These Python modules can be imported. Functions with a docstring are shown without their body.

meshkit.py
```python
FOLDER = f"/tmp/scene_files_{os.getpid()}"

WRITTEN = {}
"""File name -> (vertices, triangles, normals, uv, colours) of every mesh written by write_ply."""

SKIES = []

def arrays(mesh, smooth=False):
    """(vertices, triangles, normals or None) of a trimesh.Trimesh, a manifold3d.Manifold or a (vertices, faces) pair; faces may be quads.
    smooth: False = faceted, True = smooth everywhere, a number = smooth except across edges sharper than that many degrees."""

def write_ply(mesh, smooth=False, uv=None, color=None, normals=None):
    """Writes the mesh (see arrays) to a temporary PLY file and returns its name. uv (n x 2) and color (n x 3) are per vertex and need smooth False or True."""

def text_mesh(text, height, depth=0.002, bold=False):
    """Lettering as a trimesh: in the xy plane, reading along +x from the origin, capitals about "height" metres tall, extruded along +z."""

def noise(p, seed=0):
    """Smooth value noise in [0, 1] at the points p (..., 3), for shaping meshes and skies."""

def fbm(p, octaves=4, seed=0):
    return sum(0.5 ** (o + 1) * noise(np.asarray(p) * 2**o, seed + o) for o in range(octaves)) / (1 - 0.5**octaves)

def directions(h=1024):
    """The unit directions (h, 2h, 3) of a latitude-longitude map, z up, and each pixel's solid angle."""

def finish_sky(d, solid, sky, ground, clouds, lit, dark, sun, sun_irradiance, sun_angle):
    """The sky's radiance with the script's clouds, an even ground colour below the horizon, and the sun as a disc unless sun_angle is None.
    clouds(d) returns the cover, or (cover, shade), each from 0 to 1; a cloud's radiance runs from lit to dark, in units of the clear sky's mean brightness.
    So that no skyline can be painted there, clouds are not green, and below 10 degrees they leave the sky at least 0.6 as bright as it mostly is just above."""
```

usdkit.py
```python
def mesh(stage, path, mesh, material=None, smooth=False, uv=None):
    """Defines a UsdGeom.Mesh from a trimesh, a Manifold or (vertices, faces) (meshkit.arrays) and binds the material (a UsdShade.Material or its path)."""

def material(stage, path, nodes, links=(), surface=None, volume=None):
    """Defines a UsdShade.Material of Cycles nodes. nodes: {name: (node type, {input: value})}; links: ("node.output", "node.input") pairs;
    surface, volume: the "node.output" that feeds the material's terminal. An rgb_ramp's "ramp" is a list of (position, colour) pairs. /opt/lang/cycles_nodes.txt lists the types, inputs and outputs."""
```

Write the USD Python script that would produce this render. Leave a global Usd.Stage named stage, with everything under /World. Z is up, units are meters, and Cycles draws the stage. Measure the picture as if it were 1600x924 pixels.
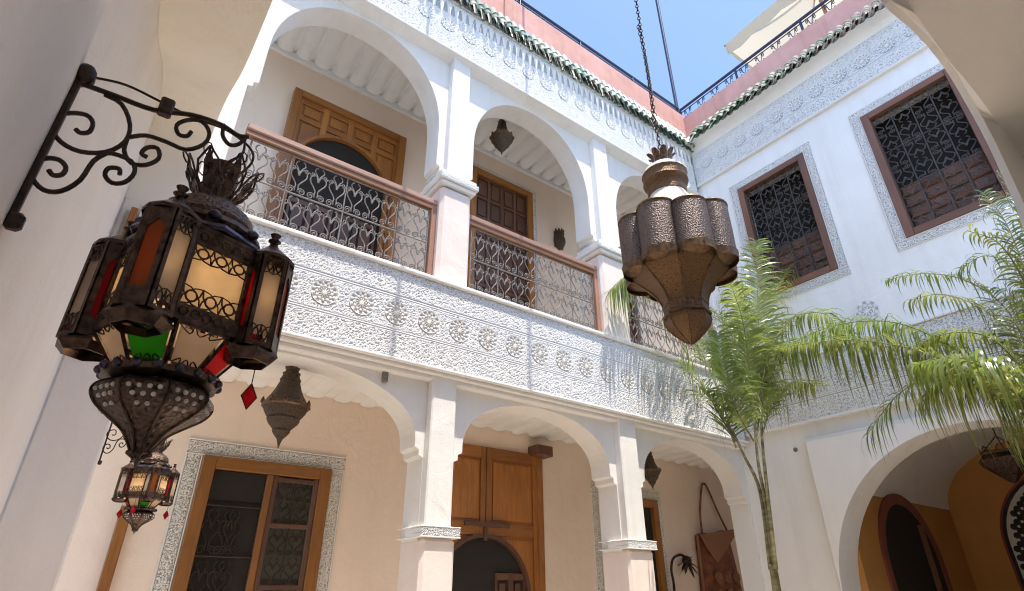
import math, random
import numpy as np, trimesh, shapely
from shapely.geometry import Polygon, LineString, box as sbox
from shapely.ops import unary_union
import usdkit, meshkit
from pxr import Usd, UsdGeom, UsdLux, UsdShade, Gf, Sdf, Vt

stage = Usd.Stage.CreateInMemory()
UsdGeom.SetStageUpAxis(stage, 'Z')
W = UsdGeom.Xform.Define(stage, '/World'); stage.SetDefaultPrim(W.GetPrim())
UsdGeom.Scope.Define(stage, '/World/Looks')
rnd = random.Random(7)

# ------------------------------------------------------------------ camera
F_PX, YAW, PITCH, ROLL = 888.3, 0.63763, 0.4838, -0.002886
_F = np.array([math.sin(YAW)*math.cos(PITCH), math.cos(YAW)*math.cos(PITCH), math.sin(PITCH)])
_r0 = np.array([math.cos(YAW), -math.sin(YAW), 0]); _u0 = np.cross(_r0, _F)
_R = math.cos(ROLL)*_r0 + math.sin(ROLL)*_u0; _U = -math.sin(ROLL)*_r0 + math.cos(ROLL)*_u0
cam = UsdGeom.Camera.Define(stage, '/World/camera')
M = Gf.Matrix4d(*[float(x) for x in (*_R, 0, *_U, 0, *(-_F), 0, 0, 0, 0, 1)])
cam.AddTransformOp().Set(M)
cam.CreateHorizontalApertureAttr(36.0); cam.CreateVerticalApertureAttr(36.0*591/1024)
cam.CreateFocalLengthAttr(36.0*F_PX/1600); cam.CreateClippingRangeAttr(Gf.Vec2f(0.02, 1000))
cam.CreateExposureAttr(EXPOSURE := 1.25)

def ray(px, py):
    return _F*F_PX + _R*(px-800) - _U*(py-462)
def aty(px, py, y): d = ray(px, py); return d*(y/d[1])       # a pixel of the survey photo -> the point on the plane y = const
def atx(px, py, x): d = ray(px, py); return d*(x/d[0])

# ------------------------------------------------------------------ sky and sun
SUN = np.array([0.025, -1.0, 3.1]); SUN = SUN/np.linalg.norm(SUN)
EL, ROT = math.asin(SUN[2]), math.atan2(SUN[0], SUN[1])
skym = usdkit.material(stage, '/World/Looks/sky', {
    's': ('sky_texture', {'sky_type': 'single_scattering', 'sun_disc': False, 'sun_elevation': EL, 'sun_rotation': ROT,
                          'air_density': 1.0, 'aerosol_density': 1.0, 'ozone_density': 3.2}),
    'b': ('background_shader', {'strength': 0.15})}, [('s.color', 'b.color')], surface='b.background')
dome = UsdLux.DomeLight.Define(stage, '/World/sky'); dome.CreateIntensityAttr(1.0)
UsdShade.MaterialBindingAPI.Apply(dome.GetPrim()).Bind(skym)
dome.GetPrim().SetCustomDataByKey('kind', 'structure')
sun = UsdLux.DistantLight.Define(stage, '/World/sun')
sun.CreateIntensityAttr(0.70); sun.CreateAngleAttr(0.53); sun.CreateNormalizeAttr(True); sun.CreateColorAttr(Gf.Vec3f(1, .93, .82))
zz = SUN; xx = np.cross([0, 1, 0], zz); xx /= np.linalg.norm(xx); yy = np.cross(zz, xx)
sun.AddTransformOp().Set(Gf.Matrix4d(*[float(v) for v in (*xx, 0, *yy, 0, *zz, 0, 0, 0, 20, 1)]))

# ------------------------------------------------------------------ helpers
_used = set()
def numbered(base):
    p, k = base, 0
    while p in _used:
        k += 1; p = f'{base}_{k:03d}'
    _used.add(p); return p

class MB:
    """collects shapes into one mesh"""
    def __init__(s): s.v, s.f, s.n, s.h = [], [], 0, []
    def add(s, v, f):
        v = np.asarray(v, float); f = np.asarray(f, int)
        if f.shape[1] == 4: f = np.vstack([f[:, [0, 1, 2]], f[:, [0, 2, 3]]])
        s.v.append(v); s.f.append(f+s.n); s.n += len(v); return s
    def box(s, x0, x1, y0, y1, z0, z1):
        v = [(x, y, z) for x in (x0, x1) for y in (y0, y1) for z in (z0, z1)]
        return s.add(v, [(0, 1, 3, 2), (4, 6, 7, 5), (0, 4, 5, 1), (2, 3, 7, 6), (0, 2, 6, 4), (1, 5, 7, 3)])
    def cbox(s, x0, x1, y0, y1, z0, z1, c=.006):
        lo, hi = np.minimum((x0, y0, z0), (x1, y1, z1)), np.maximum((x0, y0, z0), (x1, y1, z1))
        c = min(c, float((hi-lo).min())*.45); pts = []
        for k in range(3):
            a, b = lo+c, hi-c; a[k] = lo[k]; b[k] = hi[k]
            pts += [(x, y, z) for x in (a[0], b[0]) for y in (a[1], b[1]) for z in (a[2], b[2])]
        h = trimesh.convex.convex_hull(np.array(pts)); return s.add(h.vertices, h.faces)
    def tube(s, path, r, n=6, caps=True):
        p = np.asarray(path, float); m = len(p); r = np.broadcast_to(r, m)
        t = np.gradient(p, axis=0); t /= np.linalg.norm(t, axis=1)[:, None]+1e-12
        a = np.array([0, 0, 1.]) if abs(t[0][2]) < .9 else np.array([1., 0, 0])
        u = np.cross(t[0], a); u /= np.linalg.norm(u); V = []
        ang = np.arange(n)*2*np.pi/n
        for i in range(m):
            u = u - t[i]*(u@t[i]); u /= np.linalg.norm(u)+1e-12; w = np.cross(t[i], u)
            V.append(p[i]+r[i]*(np.cos(ang)[:, None]*u+np.sin(ang)[:, None]*w))
        V = np.vstack(V); i = np.arange(m-1)[:, None]*n; j = np.arange(n); k = (j+1) % n
        Fq = np.stack([i+j, i+k, i+n+k, i+n+j], -1).reshape(-1, 4)
        s.add(V, Fq)
        if caps:
            c = [(0, j+1, j) for j in range(1, n-1)] + [((m-1)*n, (m-1)*n+j, (m-1)*n+j+1) for j in range(1, n-1)]
            s.f.append(np.array(c)+s.n-len(V))
        return s
    def lathe(s, prof, n=24, c=(0, 0, 0), a0=0., seg=None):
        """prof: (radius, z) pairs; n facets round z"""
        prof = np.array(prof, float); full = seg is None
        ang = a0+np.arange(n if full else n+1)*(2*np.pi if full else seg)/n; q = len(ang)
        V = np.stack([prof[:, 0, None]*np.cos(ang), prof[:, 0, None]*np.sin(ang), np.repeat(prof[:, 1, None], q, 1)], -1).reshape(-1, 3)+np.array(c)
        i = np.arange(len(prof)-1)[:, None]*q; j = np.arange(n); k = (j+1) % q
        return s.add(V, np.stack([i+j, i+k, i+q+k, i+q+j], -1).reshape(-1, 4))
    def ext(s, poly, fr, w0, w1):
        """extrudes a shapely polygon through the frame fr(u, v, w)"""
        for g in getattr(poly, 'geoms', [poly]):
            if g.is_empty or g.area < 1e-9: continue
            m = trimesh.creation.extrude_polygon(g, abs(w1-w0), engine='earcut')
            v = np.array(m.vertices); v[:, 2] += min(w0, w1)
            q = fr(v[:, 0], v[:, 1], v[:, 2]); f = m.faces if fr.pos else m.faces[:, ::-1]
            s.add(q, f)
        return s
    def grid(s, P):
        a, b = P.shape[:2]; i = np.arange(a-1)[:, None]*b; j = np.arange(b-1)
        return s.add(P.reshape(-1, 3), np.stack([i+j, i+b+j, i+b+j+1, i+j+1], -1).reshape(-1, 4))
    def xf(s, Mx):
        s.v = [v@np.asarray(Mx)[:3, :3].T+np.asarray(Mx)[:3, 3] for v in s.v]; return s
    def arrays(s): return np.vstack(s.v), np.vstack(s.f)
    def build(s, path, mat, smooth=False):
        p = numbered(path); q = usdkit.mesh(stage, p, s.arrays(), MAT[mat] if isinstance(mat, str) else mat, smooth=smooth)
        if s.h: UsdGeom.PrimvarsAPI(q).CreatePrimvar('relief', Sdf.ValueTypeNames.FloatArray, 'vertex').Set(Vt.FloatArray.FromNumpy(np.concatenate(s.h).astype(np.float32)))
        return p

class Fr:
    """a working plane: u along it, v up, w out of it towards the courtyard"""
    def __init__(s, kind, d): s.kind, s.d, s.pos = kind, d, kind in ('A', 'D2')
    def __call__(s, u, v, w):
        u, v, w = np.broadcast_arrays(*[np.asarray(q, float) for q in (u, v, w)])
        if s.kind == 'A': return np.stack([u, s.d-w, v], -1)
        if s.kind == 'B': return np.stack([s.d-w, u, v], -1)
        if s.kind == 'C': return np.stack([s.d+w, u, v], -1)
        if s.kind == 'F': return np.stack([u, v, s.d+w], -1)
for _k in ('C', 'F'): pass
def frame(k, d):
    f = Fr(k, d); f.pos = k in ('A', 'C', 'F'); return f

def P(path): return stage.GetPrimAtPath(path)
def tag(path, label=None, cat=None, group=None, kind=None):
    p = P(path)
    for k, v in (('label', label), ('category', cat), ('group', group), ('kind', kind)):
        if v: p.SetCustomDataByKey(k, v)
    return path
def thing(name, label=None, cat=None, loc=(0, 0, 0), rotz=0, group=None, kind=None):
    p = numbered('/World/'+name); x = UsdGeom.Xform.Define(stage, p)
    if tuple(loc) != (0, 0, 0): x.AddTranslateOp().Set(Gf.Vec3d(*map(float, loc)))
    if rotz: x.AddRotateZOp().Set(float(rotz))
    return tag(p, label, cat, group, kind)
def part(path):
    p = numbered(path); UsdGeom.Xform.Define(stage, p); return p
def dup(src, name, loc, rotz, label, cat, group):
    p = numbered('/World/'+name); x = UsdGeom.Xform.Define(stage, p)
    x.GetPrim().GetReferences().AddInternalReference(src)
    x.ClearXformOpOrder()
    x.AddTranslateOp(opSuffix='c').Set(Gf.Vec3d(*map(float, loc))); x.AddRotateZOp(opSuffix='c').Set(float(rotz))
    x.GetPrim().SetInstanceable(True)
    return tag(p, label, cat, group)

# ------------------------------------------------------------------ materials
MAT = {}
def mat(name, nodes, links, surface='p.BSDF'):
    MAT[name] = usdkit.material(stage, '/World/Looks/'+name, nodes, links, surface=surface)
def plaster(name, c0, c1, scale=1.2, bump=.5, rough=.9, fine=70, streak=.045):
    """hand-trowelled lime plaster: cloudy tone, faint rain streaks and hairlines, trowel waves and grain"""
    n = {'g': ('geometry', {}), 'n': ('noise_texture', {'scale': scale, 'detail': 6., 'roughness': .6}),
         'r': ('rgb_ramp', {'ramp': [(.3, c0), (.7, c1)]}),
         'ms': ('mapping', {'scale': (5.5, 5.5, .32)}), 's': ('noise_texture', {'scale': 1., 'detail': 5., 'roughness': .65}),
         'sr': ('rgb_ramp', {'ramp': [(.50, (1, 1, 1)), (.62, (1-streak*.45, 1-streak*.5, 1-streak*.6)), (.75, (1-streak, 1-streak*1.1, 1-streak*1.3))]}),
         'sx': ('mix_color', {'blend_type': 'multiply', 'fac': 1.}),
         'dn': ('noise_texture', {'scale': 2.2, 'detail': 4.}), 'dx': ('mix_vector', {'fac': .12}),
         'v': ('voronoi_texture', {'scale': .9, 'feature': 'distance_to_edge'}), 'vr': ('rgb_ramp', {'ramp': [(0., (.86, .85, .83)), (.0035, (.86, .85, .83)), (.008, (1, 1, 1))]}),
         'cx': ('mix_color', {'blend_type': 'multiply', 'fac': .07}),
         'f': ('noise_texture', {'scale': fine, 'detail': 5.}), 'm': ('noise_texture', {'scale': 3.2, 'detail': 4., 'distortion': .8}),
         'a': ('math', {'math_type': 'multiply_add', 'value2': 5.0}),
         'b': ('bump', {'strength': bump, 'distance': .0045}), 'p': ('principled_bsdf', {'roughness': rough, 'specular_ior_level': .3})}
    l = [('g.position', 'n.vector'), ('g.position', 'f.vector'), ('g.position', 'm.vector'), ('g.position', 'ms.vector'), ('ms.vector', 's.vector'), ('s.fac', 'sr.fac'),
         ('n.fac', 'r.fac'), ('r.color', 'sx.a'), ('sr.color', 'sx.b'), ('g.position', 'dn.vector'), ('g.position', 'dx.a'), ('dn.color', 'dx.b'), ('dx.result', 'v.vector'), ('v.distance', 'vr.fac'),
         ('sx.result', 'cx.a'), ('vr.color', 'cx.b'), ('m.fac', 'a.value1'), ('f.fac', 'a.value3'),
         ('a.value', 'b.height'), ('b.normal', 'p.normal'), ('cx.result', 'p.base_color')]
    mat(name, n, l)
plaster('plaster_white', (.80, .78, .75), (.865, .845, .815), streak=.07)
plaster('plaster_cream', (.85, .79, .70), (.90, .84, .75))
plaster('plaster_peach', (.82, .66, .53), (.88, .73, .60))
plaster('plaster_pink', (.81, .70, .645), (.865, .765, .71))
plaster('plaster_grey', (.85, .785, .735), (.90, .84, .79), bump=.7)
def carved(name, face, ground):  # grey ground paint by relief height, also standing in for shade in the cuts
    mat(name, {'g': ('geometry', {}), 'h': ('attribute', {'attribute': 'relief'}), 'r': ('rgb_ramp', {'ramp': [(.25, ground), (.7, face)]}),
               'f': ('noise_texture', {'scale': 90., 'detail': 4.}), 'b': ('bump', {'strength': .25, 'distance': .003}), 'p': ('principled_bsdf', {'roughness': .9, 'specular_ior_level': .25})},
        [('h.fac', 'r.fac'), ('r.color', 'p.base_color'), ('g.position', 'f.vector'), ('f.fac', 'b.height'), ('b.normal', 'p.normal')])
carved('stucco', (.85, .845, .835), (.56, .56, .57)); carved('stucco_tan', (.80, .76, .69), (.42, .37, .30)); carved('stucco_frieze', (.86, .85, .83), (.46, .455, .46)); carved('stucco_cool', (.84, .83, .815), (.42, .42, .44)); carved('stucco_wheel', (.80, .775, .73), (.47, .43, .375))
plaster('ochre', (.50, .24, .07), (.57, .285, .085), scale=2)
plaster('pink_wall', (.58, .30, .25), (.70, .40, .34), scale=1.6, streak=.16)
plaster('red_reveal', (.22, .07, .05), (.3, .1, .07))
plaster('floor_tile', (.72, .62, .51), (.80, .71, .60), scale=2.5, rough=.55)
plaster('roof_mud', (.10, .085, .07), (.16, .13, .11), scale=8)

def wood(name, c0, c1, axis='z', rough=.45, coat=.15):
    sc = {'z': (14, 14, 1.1), 'x': (1.1, 14, 14), 'y': (14, 1.1, 14)}[axis]
    mat(name, {'g': ('geometry', {}), 'm': ('mapping', {'scale': sc}), 'n': ('noise_texture', {'scale': 2.2, 'detail': 8., 'distortion': 1.2, 'roughness': .65}),
               'k': ('noise_texture', {'scale': 1.5, 'detail': 3.}), 'mx': ('mix_color', {'fac': .35}),
               'r': ('rgb_ramp', {'ramp': [(.3, c0), (.5, tuple(.5*(a+b) for a, b in zip(c0, c1))), (.68, c1)]}),
               'r2': ('rgb_ramp', {'ramp': [(.35, c0), (.65, c1)]}),
               'b': ('bump', {'strength': .25, 'distance': .003}), 'o': ('object_info', {}), 'orr': ('rgb_ramp', {'ramp': [(0., (.72, .70, .68)), (1., (1.12, 1.1, 1.08))]}), 'om': ('mix_color', {'blend_type': 'multiply', 'fac': 1., 'use_clamp': False}), 'p': ('principled_bsdf', {'roughness': rough, 'coat_weight': coat, 'coat_roughness': .3})},
        [('g.position', 'm.vector'), ('m.vector', 'n.vector'), ('g.position', 'k.vector'), ('n.fac', 'r.fac'), ('k.fac', 'r2.fac'), ('r.color', 'mx.a'), ('r2.color', 'mx.b'),
         ('mx.result', 'om.a'), ('o.random', 'orr.fac'), ('orr.color', 'om.b'), ('om.result', 'p.base_color'), ('n.fac', 'b.height'), ('b.normal', 'p.normal')])
wood('wood_door', (.21, .072, .012), (.46, .185, .040))
wood('wood_door_x', (.21, .072, .012), (.46, .185, .040), 'x')
wood('wood_frame', (.22, .080, .011), (.40, .165, .028))
wood('wood_frame_x', (.22, .080, .011), (.40, .165, .028), 'x')
wood('wood_dark', (.075, .032, .018), (.15, .065, .035))
wood('wood_red', (.14, .060, .034), (.24, .105, .060))
wood('wood_red_y', (.14, .060, .034), (.24, .105, .060), 'y')
wood('handrail_wood', (.34, .18, .125), (.52, .32, .245), 'x', rough=.55)
wood('handrail_brown', (.20, .085, .032), (.33, .15, .06), 'x')
wood('handrail_post', (.34, .16, .10), (.48, .26, .17), 'z', rough=.55)

def metal(name, c0, c1, rough=.45, scale=30, metallic=.7, bump=.3):
    mat(name, {'g': ('texture_coordinate', {}), 'n': ('noise_texture', {'scale': scale, 'detail': 6.}), 'r': ('rgb_ramp', {'ramp': [(.35, c0), (.65, c1)]}),
               'rr': ('rgb_ramp', {'ramp': [(.3, (rough-.12,)*3), (.7, (rough+.15,)*3)]}),
               'b': ('bump', {'strength': bump, 'distance': .002}), 'p': ('principled_bsdf', {'metallic': metallic, 'roughness': rough})},
        [('g.object', 'n.vector'), ('n.fac', 'r.fac'), ('n.fac', 'rr.fac'), ('rr.color', 'p.roughness'), ('r.color', 'p.base_color'), ('n.fac', 'b.height'), ('b.normal', 'p.normal')])
metal('iron', (.030, .022, .018), (.075, .05, .038), .5, 60)
metal('iron_grille', (.13, .115, .11), (.27, .245, .23), .5, 60, .2)
metal('iron_blue', (.02, .028, .06), (.035, .05, .10), .45, 40, .2)
metal('tin_dark', (.045, .030, .024), (.13, .085, .065), .38, 50, .85)
metal('tin_blue', (.05, .045, .07), (.13, .11, .15), .35, 40, .85)
metal('brass_old', (.08, .045, .024), (.20, .12, .06), .45, 30, .6)
metal('brass_dark', (.07, .04, .022), (.19, .115, .065), .45, 40, .75)
metal('tin_pale', (.52, .50, .47), (.72, .70, .67), .65, 25, .0)
# punched and embossed sheet: a lacy relief over the metal
def embossed(name, c0, c1, scale, metallic=.7, rough=.42, dist=.012):
    mat(name, {'g': ('texture_coordinate', {}), 'v': ('voronoi_texture', {'scale': scale, 'feature': 'distance_to_edge'}), 'w': ('voronoi_texture', {'scale': scale*2.1}),
               'a': ('math', {'math_type': 'multiply_add', 'value2': .6}), 'r': ('rgb_ramp', {'ramp': [(.0, c1), (.18, c1), (.38, c0)]}),
               'b': ('bump', {'strength': .9, 'distance': dist}), 'p': ('principled_bsdf', {'metallic': metallic, 'roughness': rough})},
        [('g.object', 'v.vector'), ('g.object', 'w.vector'), ('w.distance', 'a.value1'), ('v.distance', 'a.value3'), ('v.distance', 'r.fac'), ('r.color', 'p.base_color'), ('a.value', 'b.height'), ('b.normal', 'p.normal')])
embossed('tin_embossed', (.025, .016, .012), (.13, .085, .065), 60, dist=.005)
embossed('brass_embossed', (.040, .020, .009), (.165, .088, .036), 60, .5, .42, dist=.005)
embossed('barrel_embossed', (.028, .018, .015), (.135, .098, .085), 52, .4, .42, .007)
embossed('lamp_embossed', (.014, .008, .004), (.065, .038, .018), 44, .1, .55, dist=.008)

def glaze(name, c0, c1):
    mat(name, {'g': ('geometry', {}), 'n': ('noise_texture', {'scale': 9., 'detail': 4.}), 'r': ('rgb_ramp', {'ramp': [(.35, c0), (.65, c1)]}), 'p': ('principled_bsdf', {'roughness': .16, 'coat_weight': .6, 'coat_roughness': .05})},
        [('g.position', 'n.vector'), ('n.fac', 'r.fac'), ('r.color', 'p.base_color')])
glaze('glaze_green', (.012, .05, .028), (.035, .10, .06)); glaze('glaze_pale_glint', (.38, .44, .36), (.60, .62, .54)); glaze('glaze_mid', (.08, .19, .12), (.30, .38, .28))  # pale glaze: sun and sky glints put into the tile colour

def pane(name, col, trans=.75, rough=.4):
    """coloured or frosted glass: light from inside comes through it"""
    mat(name, {'g': ('texture_coordinate', {}), 'n': ('noise_texture', {'scale': 14., 'detail': 3.}), 'r': ('rgb_ramp', {'ramp': [(.3, tuple(.8*c for c in col)), (.7, col)]}),
               't': ('translucent_bsdf', {}), 'd': ('principled_bsdf', {'roughness': rough, 'specular_ior_level': .6}), 'm': ('mix_closure', {'fac': 1-trans})},
        [('g.object', 'n.vector'), ('n.fac', 'r.fac'), ('r.color', 't.color'), ('r.color', 'd.base_color'), ('t.BSDF', 'm.closure1'), ('d.BSDF', 'm.closure2')], surface='m.closure')
pane('glass_amber', (.93, .80, .62), .7); pane('glass_frost', (.86, .74, .62), .6); pane('glass_orange', (.42, .13, .02), .65); pane('glass_red', (.75, .02, .05)); pane('glass_green', (.10, .48, .03)); pane('glass_blue', (.05, .05, .40))
mat('bulb', {'e': ('emission', {'color': (1, .72, .42), 'strength': 10.})}, [], surface='e.emission')
mat('added_bulb_glow', {'e': ('emission', {'color': (1, .72, .42), 'strength': 2.6})}, [], surface='e.emission')  # weak emission for the bulbs added inside turrets
mat('window_glass', {'f': ('fresnel', {'IOR': 1.2}), 't': ('transparent_bsdf', {'color': (.92, .94, .93)}), 'g': ('glossy_bsdf', {'roughness': .03, 'color': (1, 1, 1)}), 'm': ('mix_closure', {})},
    [('f.fac', 'm.fac'), ('t.BSDF', 'm.closure1'), ('g.BSDF', 'm.closure2')], surface='m.closure')
metal('iron_mid', (.055, .048, .045), (.11, .098, .09), .5, 40, .2)
mat('dark_room', {'p': ('principled_bsdf', {'base_color': (.016, .012, .009), 'roughness': .8})}, [])  # flat near-black sheet; its colour stands in for the shade of unlit depth
mat('curtain', {'p': ('principled_bsdf', {'base_color': (.13, .115, .085), 'roughness': .95})}, [])
mat('leather', {'g': ('geometry', {}), 'n': ('noise_texture', {'scale': 9., 'detail': 6.}), 'r': ('rgb_ramp', {'ramp': [(.35, (.12, .04, .022)), (.65, (.26, .085, .04))]}), 'b': ('bump', {'strength': .5, 'distance': .006}), 'p': ('principled_bsdf', {'roughness': .55})},
    [('g.position', 'n.vector'), ('n.fac', 'r.fac'), ('r.color', 'p.base_color'), ('n.fac', 'b.height'), ('b.normal', 'p.normal')])
mat('leather_tan', {'p': ('principled_bsdf', {'base_color': (.30, .14, .07), 'roughness': .6})}, [])
mat('canvas', {'g': ('geometry', {}), 'n': ('noise_texture', {'scale': 60., 'detail': 2.}), 'b': ('bump', {'strength': .15, 'distance': .003}), 'd': ('diffuse_bsdf', {'color': (.80, .74, .62)}), 't': ('translucent_bsdf', {'color': (.80, .72, .58)}), 'm': ('mix_closure', {'fac': .45})},
    [('g.position', 'n.vector'), ('n.fac', 'b.height'), ('b.normal', 'd.normal'), ('d.BSDF', 'm.closure1'), ('t.BSDF', 'm.closure2')], surface='m.closure')
def leaf(name, c0, c1, tr):
    mat(name, {'g': ('geometry', {}), 'n': ('noise_texture', {'scale': 7., 'detail': 4.}), 'r': ('rgb_ramp', {'ramp': [(.28, c0), (.62, c1), (.80, (.34, .30, .09))]}),
               'h': ('attribute', {'attribute': 'relief'}), 'hr': ('rgb_ramp', {'ramp': [(.80, (0, 0, 0)), (1., (1, 1, 1))]}), 'hm': ('mix_color', {'b': (.30, .22, .09)}),
               'o': ('object_info', {}), 'orr': ('rgb_ramp', {'ramp': [(0., (.70, .78, .75)), (.5, (1., 1., 1.)), (1., (1.25, 1.1, .9))]}), 'om': ('mix_color', {'blend_type': 'multiply', 'fac': 1., 'use_clamp': False}),
               'tx': ('mix_color', {'blend_type': 'multiply', 'fac': 1., 'b': (tr, tr*1.05, tr*.7), 'use_clamp': False}),
               'p': ('principled_bsdf', {'roughness': .30, 'specular_ior_level': .7}), 't': ('translucent_bsdf', {}), 'm': ('mix_closure', {'fac': .42})},
        [('g.position', 'n.vector'), ('n.fac', 'r.fac'), ('h.fac', 'hr.fac'), ('hr.color', 'hm.fac'), ('r.color', 'hm.a'), ('hm.result', 'om.a'), ('o.random', 'orr.fac'), ('orr.color', 'om.b'),
         ('om.result', 'p.base_color'), ('om.result', 'tx.a'), ('tx.result', 't.color'), ('p.BSDF', 'm.closure1'), ('t.BSDF', 'm.closure2')], surface='m.closure')
leaf('palm_leaf', (.070, .100, .034), (.19, .235, .085), 1.6); leaf('palm_leaf_light', (.14, .185, .045), (.27, .32, .10), 1.5)
mat('palm_stem', {'g': ('geometry', {}), 'm': ('mapping', {'scale': (4, 4, 30)}), 'n': ('noise_texture', {'scale': 1., 'detail': 5.}), 'r': ('rgb_ramp', {'ramp': [(.35, (.10, .09, .035)), (.65, (.28, .24, .12))]}), 'b': ('bump', {'strength': .5, 'distance': .01}), 'p': ('principled_bsdf', {'roughness': .7})},
    [('g.position', 'm.vector'), ('m.vector', 'n.vector'), ('n.fac', 'r.fac'), ('r.color', 'p.base_color'), ('n.fac', 'b.height'), ('b.normal', 'p.normal')])
mat('zellige_white', {'p': ('principled_bsdf', {'base_color': (.6, .58, .52), 'roughness': .2})}, [])
mat('zellige_black', {'p': ('principled_bsdf', {'base_color': (.02, .018, .02), 'roughness': .2})}, [])
mat('zellige_red', {'p': ('principled_bsdf', {'base_color': (.25, .05, .04), 'roughness': .2})}, [])
mat('dust_white', {'p': ('principled_bsdf', {'base_color': (.7, .69, .67), 'roughness': .7})}, [])
# ------------------------------------------------------------------ carved stucco relief
def smoothstep(a, b, x): t = np.clip((x-a)/(b-a), 0, 1); return t*t*(3-2*t)
def lace(u, v, per=.04, seed=0):
    """interlaced star-and-vine relief, 0 = cut back, 1 = face"""
    k = 2*np.pi/per; s = 0
    wu = u+.006*np.sin(v*70+seed); wv = v+.006*np.sin(u*63+seed)
    for q in range(5):
        a = q*np.pi/5+.1; s = s+np.cos(k*(wu*math.cos(a)+wv*math.sin(a)))
    s2 = np.cos(k*.5*(wu+wv))*np.cos(k*.5*(wu-wv))
    return smoothstep(.15, .55, np.abs(s*.55+s2*.5))
def ridge(v, at, w=.012): return 1-smoothstep(w*.45, w, np.abs(v-at))
def relief(fr, u0, u1, v0, v1, hf, step=.007, depth=.008, back=.05):
    """a slab with a carved face; hf(u, v) gives height 0..1"""
    nu, nv = max(2, int(round((u1-u0)/step))+1), max(2, int(round((v1-v0)/step))+1)
    U, V = np.meshgrid(np.linspace(u0, u1, nu), np.linspace(v0, v1, nv), indexing='ij')
    H_ = np.clip(hf(U, V), -1, 1); P_ = fr(U, V, (H_-1)*depth)
    edge = lambda X: X
    m = MB()
    Q = np.zeros((nu+2, nv+2, 3)); Q[1:-1, 1:-1] = P_
    Q[0, 1:-1] = fr(U[0], V[0], -back); Q[-1, 1:-1] = fr(U[-1], V[-1], -back)
    Q[1:-1, 0] = fr(U[:, 0], V[:, 0], -back); Q[1:-1, -1] = fr(U[:, -1], V[:, -1], -back)
    for a, b in ((0, 0), (0, -1), (-1, 0), (-1, -1)): Q[a, b] = fr(U[a, b], V[a, b], -back)
    HH = np.ones((nu+2, nv+2)); HH[1:-1, 1:-1] = H_; m.h.append(HH.ravel())
    return m.grid(Q)
def band_height(lines, ros, r, seed, arcs=None):
    def hf(u, v):
        h = lace(u, v, .031, seed)
        mid = (v > lines[0]) & (v < lines[1])
        h = np.where(mid, lace(u, v, .030, seed+2), h)
        for c in ros:
            d = np.hypot(u-c[0], v-c[1])
            h = np.where(d < r*1.10, np.where(d < r*1.02, .25, .62), h)
        for a in lines: h = np.where(np.abs(v-a) < .022, np.where(np.abs(np.abs(v-a)-.011) < .004, .15, 1.0), h)
        if arcs:                                        # a row of small pointed niches
            z0, z1, pitch = arcs
            t = ((u/pitch) % 1)-.5; q = (v-z0)/(z1-z0); ok = (q > 0) & (q < 1)
            inside = np.abs(t) < .30*np.sqrt(np.clip(1-q, 0, 1))
            h = np.where(ok, np.where(inside, -.9, np.maximum(h, .75)), h)
        return h
    return hf
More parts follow.
